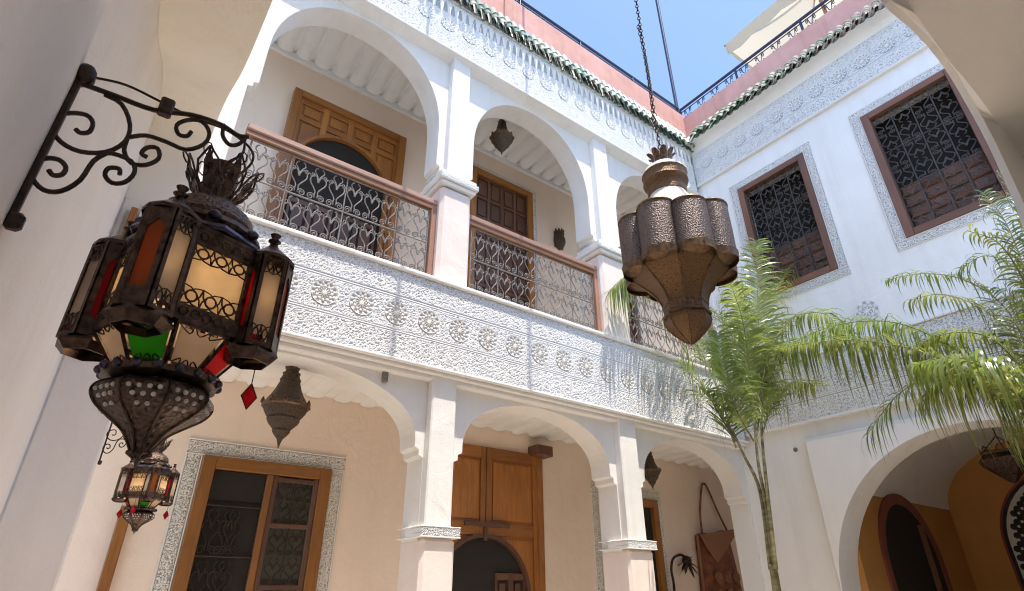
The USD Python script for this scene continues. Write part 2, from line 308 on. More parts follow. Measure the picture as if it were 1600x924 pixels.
def rosette(fr, cu, cv, r, w=.004, petals=12):
    """a carved star wheel: rings and spokes cut through a disc"""
    nr, na = 13, 72
    R_, A_ = np.meshgrid(np.linspace(0.001, 1, nr), np.arange(na+1)*2*np.pi/na, indexing='ij')
    h = .5+.5*np.cos(petals*A_+np.pi*((R_*4).astype(int) % 2))
    h = np.where(R_ < .2, 1, h); h = np.where(R_ > .93, 1, h); h = np.where(np.abs(R_-.6) < .05, .9, h)
    ww = w+.014*(h-1)
    m = MB().grid(fr(cu+r*R_*np.cos(A_), cv+r*R_*np.sin(A_), ww)); m.h.append(np.clip(h, 0, 1).ravel()); return m

# ------------------------------------------------------------------ the setting's ground
g = MB().box(-6, 12.5, -4, 8.5, -1.7, -1.5); gp = g.build('/World/ground', 'floor_tile'); tag(gp, kind='structure')

# ------------------------------------------------------------------ facade A: two-storey arcade
YW, YP, YB, YK = 4.66, 4.56, 4.50, 6.00          # wall face, pilaster face, band face, back wall of the galleries
XB = 7.50                                        # face of the wall with the windows
fa = frame('A', YW)
facA = thing('arcade_facade', 'white two-storey arcade wall with carved stucco bands and galleries behind its arches', 'building')
def ell(xl, xr, zc, b, n=28, hump=0):
    a = (xr-xl)/2; c = (xl+xr)/2; t = np.linspace(np.pi, 0, n+1)
    return [(c+a*math.copysign(abs(math.cos(q))**.92, math.cos(q)), zc+b*math.sin(q)**.96) for q in t]
def opening(xl, xr, zbot, zi, zc, b, step=.045):
    """arch with two small corbel steps at its springing"""
    L = [(xl-2*step, zbot), (xl-2*step, zi), (xl-step, zi+.02), (xl-step, zi+.07), (xl, zi+.09)]
    R_ = [(2*0+xr+xr-(x-xl)-xr, z) for x, z in L]
    R_ = [(xl+xr-x, z) for x, z in L]
    return Polygon(L+ell(xl, xr, zc, b)+R_[::-1])
lowpiers = [(-.30, .05), (2.36, 2.86), (4.825, 5.40), (7.37, 7.9)]
piers = [(-.30, .37), (2.36, 2.86), (4.825, 5.40), (7.37, 7.9)]
low = sbox(-.30, -1.5, 7.9, 1.95); up = sbox(-.30, 2.70, 7.9, 6.30)
for k in range(3):
    xl, xr = piers[k][1], piers[k+1][0]
    low = low.difference(opening(lowpiers[k][1], xr, -1.6, 1.09, 1.24, .54))
    up = up.difference(opening(xl, xr, 2.6, 4.36, 5.0, 1.12))
MB().ext(low, fa, -.30, 0).build(facA+'/lower_arcade', 'plaster_white')
MB().ext(up, fa, -.30, 0).build(facA+'/upper_arcade', 'plaster_white')
# pilasters, capitals and column shafts
for xl, xr in ((2.455, 2.715), (4.93, 5.215)):
    MB().cbox(xl, xr, YP, YW+.01, .50, 1.91, .012).build(facA+'/pilaster', 'plaster_white')
    MB().cbox(xl, xr, YP, YW+.01, 4.30, 6.24, .012).build(facA+'/pilaster', 'plaster_white')
for i, (xl, xr) in enumerate(piers[1:3]):
    e = .09
    c = MB().cbox(xl+e-.035, xr-e+.035, YP-.025, YW+.33, .425, .435, .004).cbox(xl+e-.035, xr-e+.035, YP-.025, YW+.33, .505, .515, .004)
    cp = c.build(facA+'/capital', 'plaster_white')
    hf = lambda u, v: smoothstep(.1, .4, np.abs(np.cos((u+v)*150)*np.cos((u-v)*150)+.35*np.cos(u*60)))
    relief(frame('A', YP-.022), xl+e-.03, xr-e+.03, .434, .506, hf, .006, .012, .3).build(cp+'/carved_band', 'stucco', True)
    MB().cbox(xl+e-.005, xr-e+.005, YP+.01, YW+.32, -1.5, .425, .03).build(facA+'/column', 'plaster_pink')
    MB().cbox(xl+.05, xr-.05, YP+.01, YW+.32, 2.83, 4.12, .04).build(facA+'/column', 'plaster_pink')
    c = MB()
    for z0, z1, o in ((4.12, 4.17, .03), (4.17, 4.24, .055), (4.24, 4.30, .035)):
        c.cbox(xl+.05-o, xr-.05+o, YP-o, YW+.32+o*.5, z0, z1, .012)
    cp = c.build(facA+'/capital', 'plaster_white')
    relief(frame('A', YP-.058), xl+.0, xr-.0, 4.175, 4.235, hf, .006, .012, .05).build(cp+'/carved_band', 'stucco', True)
# carved bands
roz = [(505, 458), (565, 475), (621, 490), (672, 504), (717, 517), (762, 530), (805, 541), (843, 552), (880, 564), (916, 573), (950, 582)]
xs = [float(aty(a, b, YB)[0]) for a, b in roz]; pitch = float(np.polyfit(np.arange(len(xs)), xs, 1)[0]); x0 = float(np.mean(xs)-pitch*(len(xs)-1)/2)
zr = float(np.mean([aty(a, b, YB)[2] for a, b in roz]))
PITCH_R = pitch
ros = [(x0+pitch*k, zr) for k in range(-6, 30) if .2 < x0+pitch*k < 7.2]
fb_ = frame('A', YB)
lin = [zr-.175, zr+.175]
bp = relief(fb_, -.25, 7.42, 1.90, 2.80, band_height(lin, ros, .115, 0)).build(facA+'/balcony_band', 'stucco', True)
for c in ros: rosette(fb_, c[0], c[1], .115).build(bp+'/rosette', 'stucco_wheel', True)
m = MB()
for y0, z0, z1 in ((YB-.022, 1.872, 1.898), (YB+.02, 1.84, 1.874), (YB+.07, 1.80, 1.842)): m.cbox(-.27, 7.46, y0, YW+.05, z0, z1, .008)
m.build(facA+'/moulding', 'plaster_white')
MB().cbox(-.27, 7.44, YB-.035, YW+.02, 2.80, 2.845, .01).build(facA+'/sill', 'plaster_white')
MB().box(-.3, 9.6, YW-.1, YK+.3, 1.98, 2.72).build(facA+'/gallery_floor_slab', 'plaster_white')
zq = 6.67
ros2 = [(x0+pitch*.97*k, zq) for k in range(-6, 32) if .2 < x0+pitch*.97*k < 7.25]
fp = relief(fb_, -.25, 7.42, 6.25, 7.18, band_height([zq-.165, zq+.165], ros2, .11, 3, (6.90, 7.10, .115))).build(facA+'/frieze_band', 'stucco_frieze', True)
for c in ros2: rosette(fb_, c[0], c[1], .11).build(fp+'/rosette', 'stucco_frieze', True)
m = MB(); m.cbox(-.27, 7.46, YB-.012, YW+.05, 6.215, 6.248, .008); m.add([(-.27, YB, 6.215), (7.46, YB, 6.215), (7.46, YW+.02, 6.165), (-.27, YW+.02, 6.165), (-.27, YW+.02, 6.215), (7.46, YW+.02, 6.215)], [(0, 1, 2, 3), (3, 2, 5, 4)])
m.build(facA+'/frieze_moulding', 'plaster_white')
MB().box(-.3, 9.6, YB+.065, YK+.3, 6.57, 7.30).build(facA+'/roof_slab', 'plaster_white')
MB().cbox(1.975, 2.03, YW-.03, YW+.01, 1.70, 1.83, .012).build(facA+'/wall_fitting', 'iron_grille')
MB().cbox(.36, .445, YK-.07, YK+.01, -1.5, .66, .008).build(facA+'/door_jamb', 'wood_door')
# galleries
MB().box(-.3, 9.6, YK, YK+.25, -1.5, 1.98).build(facA+'/lower_back_wall', 'plaster_peach')
MB().box(-.3, 9.6, YK, YK+.25, 2.72, 6.55).build(facA+'/upper_back_wall', 'plaster_peach')
MB().box(9.35, 9.6, YW, YK, -1.5, 6.55).build(facA+'/gallery_end_wall', 'plaster_peach')
MB().box(-.3, 9.4, YW+.30, YK, 1.90, 1.985).build(facA+'/lower_ceiling', 'plaster_white')
MB().box(-.3, 9.4, YW+.30, YK, 6.48, 6.56).build(facA+'/upper_ceiling', 'plaster_white')
x = -.2
while x < 9.2:      # limewashed boards of the upper ceiling, rounded at the wall end
    w = .205
    t = np.linspace(0, 1, 6); ys = np.linspace(YW+.3, YK-.01, 12)
    X, Y = np.meshgrid(x+w*t, ys, indexing='ij')
    drop = .040*np.sin(np.pi*t)[:, None]**.6+.0*Y
    tail = smoothstep(YK-.16, YK-.02, Y)*.035
    MB().grid(np.stack([X, Y, 6.478-drop-tail], -1)).build(facA+'/ceiling_board', 'plaster_white', True)
    x += .25
m = MB(); m.box(-.3, 9.4, YK-.05, YK, 6.36, 6.47); m.build(facA+'/upper_cornice', 'plaster_white')
x = -.1
while x < 9.2:      # plastered beams under the lower ceiling
    m = MB(); t = np.linspace(0, np.pi, 7); ys = [YW+.3, YK-.25, YK-.1, YK-.01]; dz = [.022, .022, .030, .042]
    Pg = np.array([[(x+.10*-math.cos(a)+.10, y, 1.905-d*math.sin(a)**.7) for y, d in zip(ys, dz)] for a in t])
    m.grid(Pg).build(facA+'/lower_beam', 'plaster_white', True); x += .30
MB().cbox(4.70, 4.97, YK-.20, YK+.02, 1.60, 1.735, .01).build(facA+'/beam_end', 'wood_dark')
# roof edge: tiles and pink parapet with a drain pipe
ea = part(facA+'/tiled_eave')
MB().add([(-.3, YB-.02, 7.20), (7.6, YB-.02, 7.20), (7.6, YB+.05, 7.54), (-.3, YB+.05, 7.54), (-.3, YB-.02, 7.17), (7.6, YB-.02, 7.17), (7.6, YB+.05, 7.17), (-.3, YB+.05, 7.17)],
         [(0, 1, 2, 3), (4, 7, 6, 5), (0, 4, 5, 1), (3, 2, 6, 7)]).build(ea+'/eave_bed', 'plaster_white')
def tile(p0, p1, side, up_, r, mat_, path, tp=.85):
    """one half-round clay tile from p0 (low) to p1 (high)"""
    p0, p1, side, up_ = map(np.asarray, (p0, p1, side, up_)); t = np.linspace(0, np.pi, 7)
    G = np.array([[p+rr*(-math.cos(a)*side+math.sin(a)*up_) for a in t] for p, rr in ((p0, r), (p1, r*tp))])
    G2 = np.array([[p+(rr-.012)*(-math.cos(a)*side+math.sin(a)*up_) for a in t] for p, rr in ((p0, r), (p1, r*tp))])
    m = MB().grid(G).grid(G2[:, ::-1]).grid(np.stack([G2[0], G[0]])); m.build(path, mat_, True)
upA = np.array([0, -.97, .24]); slA = np.array([0, .24, .97]); rt = random.Random(3)
k = 0; x = -.1
while x < 7.35:
    base = np.array([x+rt.uniform(-.006, .006), YB-.07+rt.uniform(-.012, .008), 7.185+rt.uniform(-.008, .008)])
    for s in range(2 if x < 7.3 else 1):
        j = np.array([rt.uniform(-.006, .006), 0, 0])
        tile(base+slA*(.165*s)+upA*(.012*(1-s)+.020), base+j+slA*(.165*s+.20)+upA*.004, (1, rt.uniform(-.06, .06), rt.uniform(-.08, .08)), upA, .053, rt.choice(['glaze_mid', 'glaze_pale_glint', 'glaze_pale_glint', 'glaze_pale_glint', 'glaze_pale_glint']), ea+'/roof_tile')
    # channel tile underneath: the dark drip ends
    tile(base+np.array([.062, .012, -.020]), base+np.array([.062, .012, 0])+slA*.36, (1, 0, 0), -upA*.8, .050, 'glaze_green', ea+'/roof_tile', 1)
    x += .124
MB().box(-.3, 7.95, 4.56, 4.95, 7.36, 8.20).build(facA+'/parapet', 'pink_wall')
MB().tube([(3.26, 4.545, 8.19), (3.26, 4.545, 7.56)], .022, 8).build(facA+'/drain_pipe', 'pink_wall', True)
# ------------------------------------------------------------------ wood and iron details shared by doors and windows
def bez(pts, n=8):
    """Catmull-Rom through the points"""
    p = np.asarray(pts, float); p = np.vstack([2*p[0]-p[1], p, 2*p[-1]-p[-2]]); out = []
    for i in range(1, len(p)-2):
        for t in np.arange(n)/n:
            out.append(.5*((2*p[i])+(p[i+1]-p[i-1])*t+(2*p[i-1]-5*p[i]+4*p[i+1]-p[i+2])*t*t+(-p[i-1]+3*p[i]-3*p[i+1]+p[i+2])*t**3))
    return np.array(out+[p[-2]])
def spiral(c, r, a0, turns, n=14, r1=.22):
    a = np.linspace(0, 1, n); rr = r*(1-(1-r1)*a); th = a0+turns*2*np.pi*a
    return np.stack([c[0]+rr*np.cos(th), c[1]+rr*np.sin(th)], -1)
def scroll_half(s=1):
    """one side of a wrought heart: foot spiral, waist, lobe, crossed tip; unit cell 1 wide, 2 high"""
    sp = spiral((.27, .20), .20, math.radians(190), -1.6, 15, .15)[::-1]
    up_ = np.array([(.09, .36), (.07, .52), (.20, .74), (.38, .98), (.41, 1.20), (.30, 1.40), (.15, 1.40), (.06, 1.24), (.015, 1.06)])
    tip = np.array([(.03, 1.25), (.12, 1.46), (.24, 1.62), (.20, 1.80), (.10, 1.86)])
    a = bez(np.vstack([sp, up_]), 2); b = bez(np.vstack([[(.015, 1.1)], tip]), 3)
    a[:, 0] *= s; b[:, 0] *= s
    return a, b
HEART = [scroll_half(1), scroll_half(-1)]
def heart(fr, cu, v0, w, h, r, path, mat_='iron_grille', ww=0., flip=False):
    m = MB()
    for a, b in HEART:
        for q in (a, b):
            vv = q[:, 1]/2; vv = 1-vv if flip else vv
            m.tube(fr(cu+q[:, 0]*w, v0+vv*h, ww), r, 4, False)
    return m.build(path, mat_, True)
def vol(fr, u0, u1, v0, v1, w0, w1, c=.006):
    a, b = fr(np.array([u0, u1]), np.array([v0, v1]), np.array([w0, w1])); lo, hi = np.minimum(a, b), np.maximum(a, b)
    return (lo[0], hi[0], lo[1], hi[1], lo[2], hi[2], c)
def trim(fr, path, u0, u1, v0, v1, t, mat_='stucco', seed=1, sides='LRTB'):
    """carved stucco border round an opening, with raised edges"""
    def hf(a0, a1, vert):
        def f(u, v):
            q = (u if vert else v); h = lace(u, v, .029, seed)
            e = np.minimum(np.abs(q-a0), np.abs(q-a1)); return np.where(e < .014, 1.0, np.where(e < .02, .1, h))
        return f
    m = MB()
    def add(q): m.add(*q.arrays()); m.h.extend(q.h)
    dk = dict(step=.0055, depth=.010, back=.035)
    if 'T' in sides: add(relief(fr, u0-t, u1+t, v1, v1+t, hf(v1, v1+t, False), **dk))
    if 'B' in sides: add(relief(fr, u0-t, u1+t, v0-t, v0, hf(v0-t, v0, False), **dk))
    if 'L' in sides: add(relief(fr, u0-t, u0, v0, v1, hf(u0-t, u0, True), **dk))
    if 'R' in sides: add(relief(fr, u1, u1+t, v0, v1, hf(u1, u1+t, True), **dk))
    return m.build(path, mat_, True)
def wframe(fr, path, u0, u1, v0, v1, t, w0, w1, mats, sides='LRTB'):
    p = part(path)
    if 'L' in sides: MB().cbox(*vol(fr, u0, u0+t, v0, v1, w0, w1)).build(p+'/jamb', mats[0])
    if 'R' in sides: MB().cbox(*vol(fr, u1-t, u1, v0, v1, w0, w1)).build(p+'/jamb', mats[0])
    if 'T' in sides: MB().cbox(*vol(fr, u0+t, u1-t, v1-t, v1, w0, w1)).build(p+'/head', mats[1])
    if 'B' in sides: MB().cbox(*vol(fr, u0+t, u1-t, v0, v0+t, w0, w1)).build(p+'/bottom_rail', mats[1])
    return p
def panelled(fr, path, u0, u1, v0, v1, cols, rows, t, w, mat_, mat_x, hole=None):
    """boarded leaf: stiles, rails and raised panels; hole is cut out of it all"""
    p = part(path)
    us = np.linspace(u0, u1, cols+1); vs = np.asarray(rows)
    cut = (lambda q: q.difference(hole)) if hole is not None else (lambda q: q)
    for i, u in enumerate(us):
        a, b = max(u-t/2, u0), min(u+t/2, u1)
        MB().ext(cut(sbox(a, v0, b, v1)), fr, w-.03, w).build(p+'/stile', mat_) if not cut(sbox(a, v0, b, v1)).is_empty else None
    for v in vs:
        for i in range(cols):
            a, b = us[i]+t/2 if i else u0+t/2*0+t/2, us[i+1]-t/2
            q = cut(sbox(max(us[i]+t/2, u0+t/2), max(v-t/2, v0), us[i+1]-t/2, min(v+t/2, v1)))
            if not q.is_empty: MB().ext(q, fr, w-.03, w-.004).build(p+'/rail', mat_x)
    for j in range(len(vs)-1):
        for i in range(cols):
            a, b, c, d = us[i]+t/2, us[i+1]-t/2, vs[j]+t/2, vs[j+1]-t/2
            if d-c < .03: continue
            q = cut(sbox(a, c, b, d)); q2 = cut(sbox(a+.035, c+.035, b-.035, d-.035))
            if q.is_empty: continue
            m = MB().ext(q, fr, w-.045, w-.028)
            if not q2.is_empty: m.ext(q2, fr, w-.028, w-.012)
            m.build(p+'/panel', mat_)
    return p
fk = frame('A', YK)          # back wall of the galleries
def arch_hole(c, r, zc, zb): return Polygon([(c-r, zb)]+[(c+r*math.cos(a), zc+r*math.sin(a)) for a in np.linspace(np.pi, 0, 25)]+[(c+r, zb)])

# upper gallery: panelled doorway with a round-headed opening (behind the first railing)
d = part(facA+'/upper_doorway'); h = arch_hole(1.68, .64, 4.74, 2.7)
wframe(fk, d+'/door_frame', .89, 2.49, 2.72, 5.85, .10, .0, .10, ('wood_frame', 'wood_frame_x'), 'LRT')
panelled(fk, d+'/door_panelling', .99, 2.39, 2.72, 5.75, 4, [2.76, 3.4, 4.2, 4.85, 5.43, 5.71], .075, .06, 'wood_door', 'wood_door_x', h)
MB().ext(h, fk, .006, .012).build(d+'/dark_opening', 'dark_room')
ring = arch_hole(1.68, .64, 4.74, 2.72).difference(arch_hole(1.68, .60, 4.74, 2.6)); MB().ext(ring, fk, .012, .075).build(d+'/arch_edge', 'wood_door')
for u0 in (1.11, 1.69):
    panelled(fk, d+'/open_leaf', u0, u0+.54, 2.72, 4.25, 2, [2.76, 3.3, 3.8, 4.2], .06, .03, 'wood_dark', 'wood_dark')
# second upper doorway: carved leaves with a stucco border
def door2(name, u0, u1, z1, t, label_mats, trm, ft=.10):
    d = part(facA+'/'+name)
    wframe(fk, d+'/door_frame', u0, u1, 2.72, z1, ft, .0, .09, label_mats, 'LRT')
    c = (u0+u1)/2
    for a, b in ((u0+ft, c-.004), (c+.004, u1-ft)):
        panelled(fk, d+'/door_leaf', a, b, 2.72, z1-ft, 2, np.linspace(2.76, z1-ft-.03, 9), .045, .045, 'wood_dark', 'wood_dark')
    if trm: trim(frame('A', YK-.02), d+'/carved_border', u0, u1, 2.72, z1, t, 'stucco_tan', 4, 'LRT')
door2('carved_doorway', 3.62, 4.82, 5.94, .13, ('wood_frame', 'wood_frame_x'), True)
door2('far_doorway', 5.98, 7.15, 5.62, .12, ('wood_dark', 'wood_dark'), True)

# ground floor window: wooden frame, iron grille on the left, glazed casement on the right
d = part(facA+'/ground_window')
u0, u1, z0, z1 = .88, 2.09, -.55, 1.145
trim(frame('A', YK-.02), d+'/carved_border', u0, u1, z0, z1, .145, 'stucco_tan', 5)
wframe(fk, d+'/window_frame', u0, u1, z0, z1, .115, -.02, .075, ('wood_frame', 'wood_frame_x'))
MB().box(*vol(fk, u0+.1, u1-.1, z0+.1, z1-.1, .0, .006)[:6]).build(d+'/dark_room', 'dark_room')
uc = 1.50
MB().cbox(*vol(fk, uc-.03, uc+.03, z0+.11, z1-.115, .01, .06)).build(d+'/mullion', 'wood_frame')
fg = frame('A', YK-.045)
cs = part(d+'/casement')
for z in (z0+.16, .06, .58, z1-.15): MB().cbox(*vol(fk, uc+.03, u1-.115, z-.022, z+.022, .012, .05)).build(cs+'/glazing_bar', 'wood_dark')
for u in (uc+.055, u1-.14): MB().cbox(*vol(fk, u-.025, u+.025, z0+.11, z1-.115, .0135, .053)).build(cs+'/stile', 'wood_dark')
MB().box(*vol(fk, uc+.031, u1-.114, z0+.115, z1-.114, .020, .024)[:6]).build(cs+'/pane', 'window_glass')
MB().box(*vol(fk, uc+.03, u1-.114, z0+.115, z1-.114, .007, .011)[:6]).build(cs+'/curtain', 'curtain')
gr = part(d+'/iron_grille')
for z in (.30, -.10, .72): MB().tube([fg(u0+.12, z, 0), fg(uc-.03, z, 0)], .009, 5).build(gr+'/bar', 'iron', True)
for z, hh in ((-.46, .36), (-.09, .38), (.31, .40)):
    for k in range(2): heart(fg, u0+.12+.135*(k*1.0+.0)+.075, z, .17, hh, .007, gr+'/scroll', 'iron'), heart(fg, u0+.12+.255+.0+.0, z, .17, hh, .007, gr+'/scroll', 'iron') if k else None
for z, hh in ((-.38, .21), (-.17, .21), (.08, .24), (.32, .24), (.60, .20), (.80, .20)):
    ua, ub = uc+.08, u1-.165
    for q in (.25, .75): heart(fg, ua+(ub-ua)*q, z, (ub-ua)*.5, hh, .0055, gr+'/scroll', 'iron')
    MB().tube([fg((ua+ub)/2, z, 0), fg((ua+ub)/2, z+hh, 0)], .006, 5).build(gr+'/bar', 'iron', True)
MB().cbox(*vol(fk, u0+.115, uc-.03, z0+.7+.62, z1-.115, .012, .03)).build(d+'/blind_panel', 'dark_room')

# ground floor double door with a round-headed wicket
d = part(facA+'/ground_doorway'); u0, u1, z1 = 3.13, 4.885, 1.63; c = (u0+u1)/2
wframe(fk, d+'/door_frame', u0, u1, -1.5, z1, .085, .0, .075, ('wood_door', 'wood_door_x'), 'LR')
hole = arch_hole(c, .66, -.03, -1.5)
for a, b in ((u0+.085, c-.005), (c+.005, u1-.085)):
    panelled(fk, d+'/door_leaf', a, b, -1.5, z1-.0, 1, [-1.46, -.4, .68, 1.56], .14, .055, 'wood_door', 'wood_door_x', hole)
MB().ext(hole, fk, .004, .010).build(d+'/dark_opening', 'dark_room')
MB().ext(arch_hole(c, .66, -.03, -1.5).difference(arch_hole(c, .615, -.03, -1.6)), fk, .010, .065).build(d+'/arch_edge', 'wood_dark')
panelled(fk, d+'/wicket_leaf', c+.16, c+.60, -1.5, .22, 2, [-1.46, -.5, .18], .07, .035, 'wood_dark', 'wood_dark')
MB().cbox(*vol(fk, c-.30, c+.34, .700, .755, .055, .085)).build(d+'/bar_latch', 'wood_dark')
MB().cbox(*vol(fk, c-.03, c+.02, .55, .72, .055, .08)).build(d+'/latch_post', 'wood_dark')
# third ground window, half hidden by the second column
d = part(facA+'/side_doorway'); u0, u1, z1 = 5.93, 7.10, 1.24
trim(frame('A', YK-.02), d+'/carved_border', u0, u1, -1.5, z1, .14, 'stucco_tan', 6, 'LRT')
wframe(fk, d+'/door_frame', u0, u1, -1.5, z1, .11, -.01, .075, ('wood_frame', 'wood_frame_x'), 'LRT')
MB().box(*vol(fk, u0+.1, u1-.1, -1.5, z1-.1, .0, .006)[:6]).build(d+'/dark_room', 'dark_room')
MB().cbox(*vol(fk, 6.47, 6.53, -1.5, z1-.11, .01, .05)).build(d+'/mullion', 'wood_dark')

# ------------------------------------------------------------------ balcony railings
def railing(u0, u1, label, posts):
    t = thing('balcony_railing', label, 'railing', group='iron balcony railings')
    fr = frame('A', YW+.03)
    zt = 3.90
    MB().cbox(*vol(fr, u0, u1, zt-.045, zt+.025, -.05, .05, .012)).build(t+'/handrail', 'handrail_wood')
    MB().cbox(*vol(fr, u0, u1, zt-.105, zt-.047, -.04, .035)).build(t+'/under_rail', 'handrail_brown')
    for u in posts: MB().cbox(*vol(fr, u-.028, u+.028, 2.835, zt-.05, -.04, .04)).build(t+'/post', 'handrail_post')
    a, b = u0+.07, u1-.07
    for z in (2.96, 3.355, zt-.115): MB().tube([fr(a, z, 0), fr(b, z, 0)], .009, 5).build(t+'/bar', 'iron_grille', True)
    for u in (a, b): MB().tube([fr(u, 2.85, 0), fr(u, zt-.09, 0)], .010, 5).build(t+'/bar', 'iron_grille', True)
    n = max(2, int(round((b-a)/.195))); w = (b-a)/n
    for k in range(n):
        for z, hh in ((2.965, .385), (3.36, .42)):
            heart(fr, a+w*(k+.5), z, w*1.0, hh, .0070, t+'/scroll')
        for z in (3.25, 3.66):      # small curls between the hearts
            for sd in (-1, 1):
                q = spiral((sd*.030, 0), .026, math.pi if sd > 0 else 0, 1.2*sd, 10); MB().tube(fr(a+w*(k+1)+q[:, 0], z+q[:, 1]*1.3, 0), .006, 4, False).build(t+'/curl', 'iron_grille', True)
        if k % 3 == 1: MB().tube([fr(a+w*(k+1), 2.9, 0), fr(a+w*(k+1), zt-.1, 0)], .008, 5).build(t+'/bar', 'iron_grille', True)
railing(.38, 2.40, 'wrought iron balcony railing in front of the tall panelled upper doorway', (2.375,))
railing(2.82, 4.87, 'wrought iron balcony railing between the two upper columns, under the small dark lantern', (4.845,))
railing(5.36, 7.38, 'wrought iron balcony railing partly hidden behind palm leaves and the big hanging lantern', (7.35,))

# ------------------------------------------------------------------ facade B: wall with the two grilled windows
facB = thing('window_facade', 'shaded white courtyard wall with two grilled windows and a wide arch below', 'building')
fB = frame('B', XB)
wins = [(2.70, 3.83, 3.88, 5.925), (.72, 1.85, 3.91, 5.94)]
upB = sbox(-.5, 2.2, YW+.012, 7.62)
for a, b, c, e in wins: upB = upB.difference(sbox(a, c, b, e))
MB().ext(upB, fB, -.35, 0).build(facB+'/upper_wall', 'plaster_white')
YA_, ZA_, RA_ = 2.0, -.05, 1.65
arc = Polygon([(YA_-RA_*.93, -1.6), (YA_-RA_*.93, -.6)]+[(YA_+RA_*math.cos(a), ZA_+RA_*math.sin(a)) for a in np.linspace(np.pi*1.1, -np.pi*.1, 49)]+[(YA_+RA_*.93, -.6), (YA_+RA_*.93, -1.6)])
lowB = sbox(-.5, -1.5, YW+.012, 2.1985).difference(arc)
MB().ext(lowB, fB, -.35, 0).build(facB+'/lower_wall', 'plaster_white')
MB().ext(sbox(-.5, -1.5, 3.66, 1.73).difference(arc), fB, .0005, .11).build(facB+'/raised_arch_panel', 'plaster_white')
G = np.array([[(XB-.112, 3.658, -1.5), (XB-.112, 3.658, 1.728)], [(XB-.085, 3.69, -1.5), (XB-.085, 3.69, 1.76)], [(XB+.001, 3.70, -1.5), (XB+.001, 3.70, 1.77)]]); MB().grid(G).build(facB+'/panel_chamfer', 'plaster_white')
G = np.array([[(XB-.112, 3.658, 1.728), (XB-.112, -.5, 1.728)], [(XB-.085, 3.69, 1.76), (XB-.085, -.5, 1.76)], [(XB+.001, 3.70, 1.77), (XB+.001, -.5, 1.77)]]); MB().grid(G).build(facB+'/panel_ledge', 'plaster_white')
# lower stucco band, upper frieze and cove of the same wall
fBb = frame('B', XB-.05)
rb = [(3.95-.31*k, 2.43) for k in range(15)]
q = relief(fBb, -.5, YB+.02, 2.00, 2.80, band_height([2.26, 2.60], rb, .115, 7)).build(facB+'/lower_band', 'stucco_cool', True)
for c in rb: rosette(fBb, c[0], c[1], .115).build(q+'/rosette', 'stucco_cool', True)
m = MB().cbox(XB-.075, XB+.01, -.5, YB, 1.965, 1.998, .008).cbox(XB-.075, XB+.01, -.5, YB, 2.802, 2.832, .008); m.build(facB+'/moulding', 'plaster_white')
fBu = frame('B', XB-.045)
rb = [(4.25-.335*k, 6.80) for k in range(14)]
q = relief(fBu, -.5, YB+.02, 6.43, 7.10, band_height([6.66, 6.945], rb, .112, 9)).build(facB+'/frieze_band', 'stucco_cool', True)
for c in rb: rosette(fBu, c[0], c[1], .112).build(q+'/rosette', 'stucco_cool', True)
MB().cbox(XB-.06, XB+.01, -.5, YB+.02, 6.40, 6.428, .008).build(facB+'/moulding', 'plaster_white')
t = np.linspace(0, np.pi/2, 9); G = np.array([[(XB-.04-.20*(1-math.cos(a)), y, 7.10+.16*math.sin(a)) for y in (-.5, YB+.1)] for a in t]); MB().grid(G).build(facB+'/cove', 'plaster_white', True)
ea = part(facB+'/tiled_eave')
MB().add([(XB-.22, -.5, 7.27), (XB-.22, YB+.1, 7.27), (XB-.005, YB+.1, 7.62), (XB-.005, -.5, 7.62), (XB-.22, -.5, 7.255), (XB-.22, YB+.1, 7.255), (XB-.005, YB+.1, 7.255), (XB-.005, -.5, 7.255)],
         [(0, 3, 2, 1), (4, 5, 6, 7), (0, 1, 5, 4), (3, 7, 6, 2)]).build(ea+'/eave_bed', 'plaster_white')
upB_ = np.array([-.84, 0, .54]); slB = np.array([.54, 0, .84]); y = YB-.24; rt = random.Random(9)
while y > .55:
    base = np.array([XB-.27+rt.uniform(-.012, .008), y+rt.uniform(-.007, .007), 7.26+rt.uniform(-.008, .008)])
    for s in range(3):
        j = np.array([0, rt.uniform(-.006, .006), 0])
        tile(base+slB*(.135*s)+upB_*(.008*(2-s)+.016), base+j+slB*(.135*s+.175)+upB_*.004, (rt.uniform(-.06, .06), 1, rt.uniform(-.08, .08)), upB_, .057, rt.choice(['glaze_pale_glint', 'glaze_pale_glint', 'glaze_pale_glint', 'glaze_mid']), ea+'/roof_tile')
    tile(base+np.array([-.012, .068, -.018]), base+np.array([0, .068, 0])+slB*.43, (0, 1, 0), -upB_*.7, .056, 'glaze_green', ea+'/roof_tile', 1)
    y -= .136
MB().box(7.50, 7.95, -.5, 4.675, 7.45, 8.12).build(facB+'/parapet', 'pink_wall')
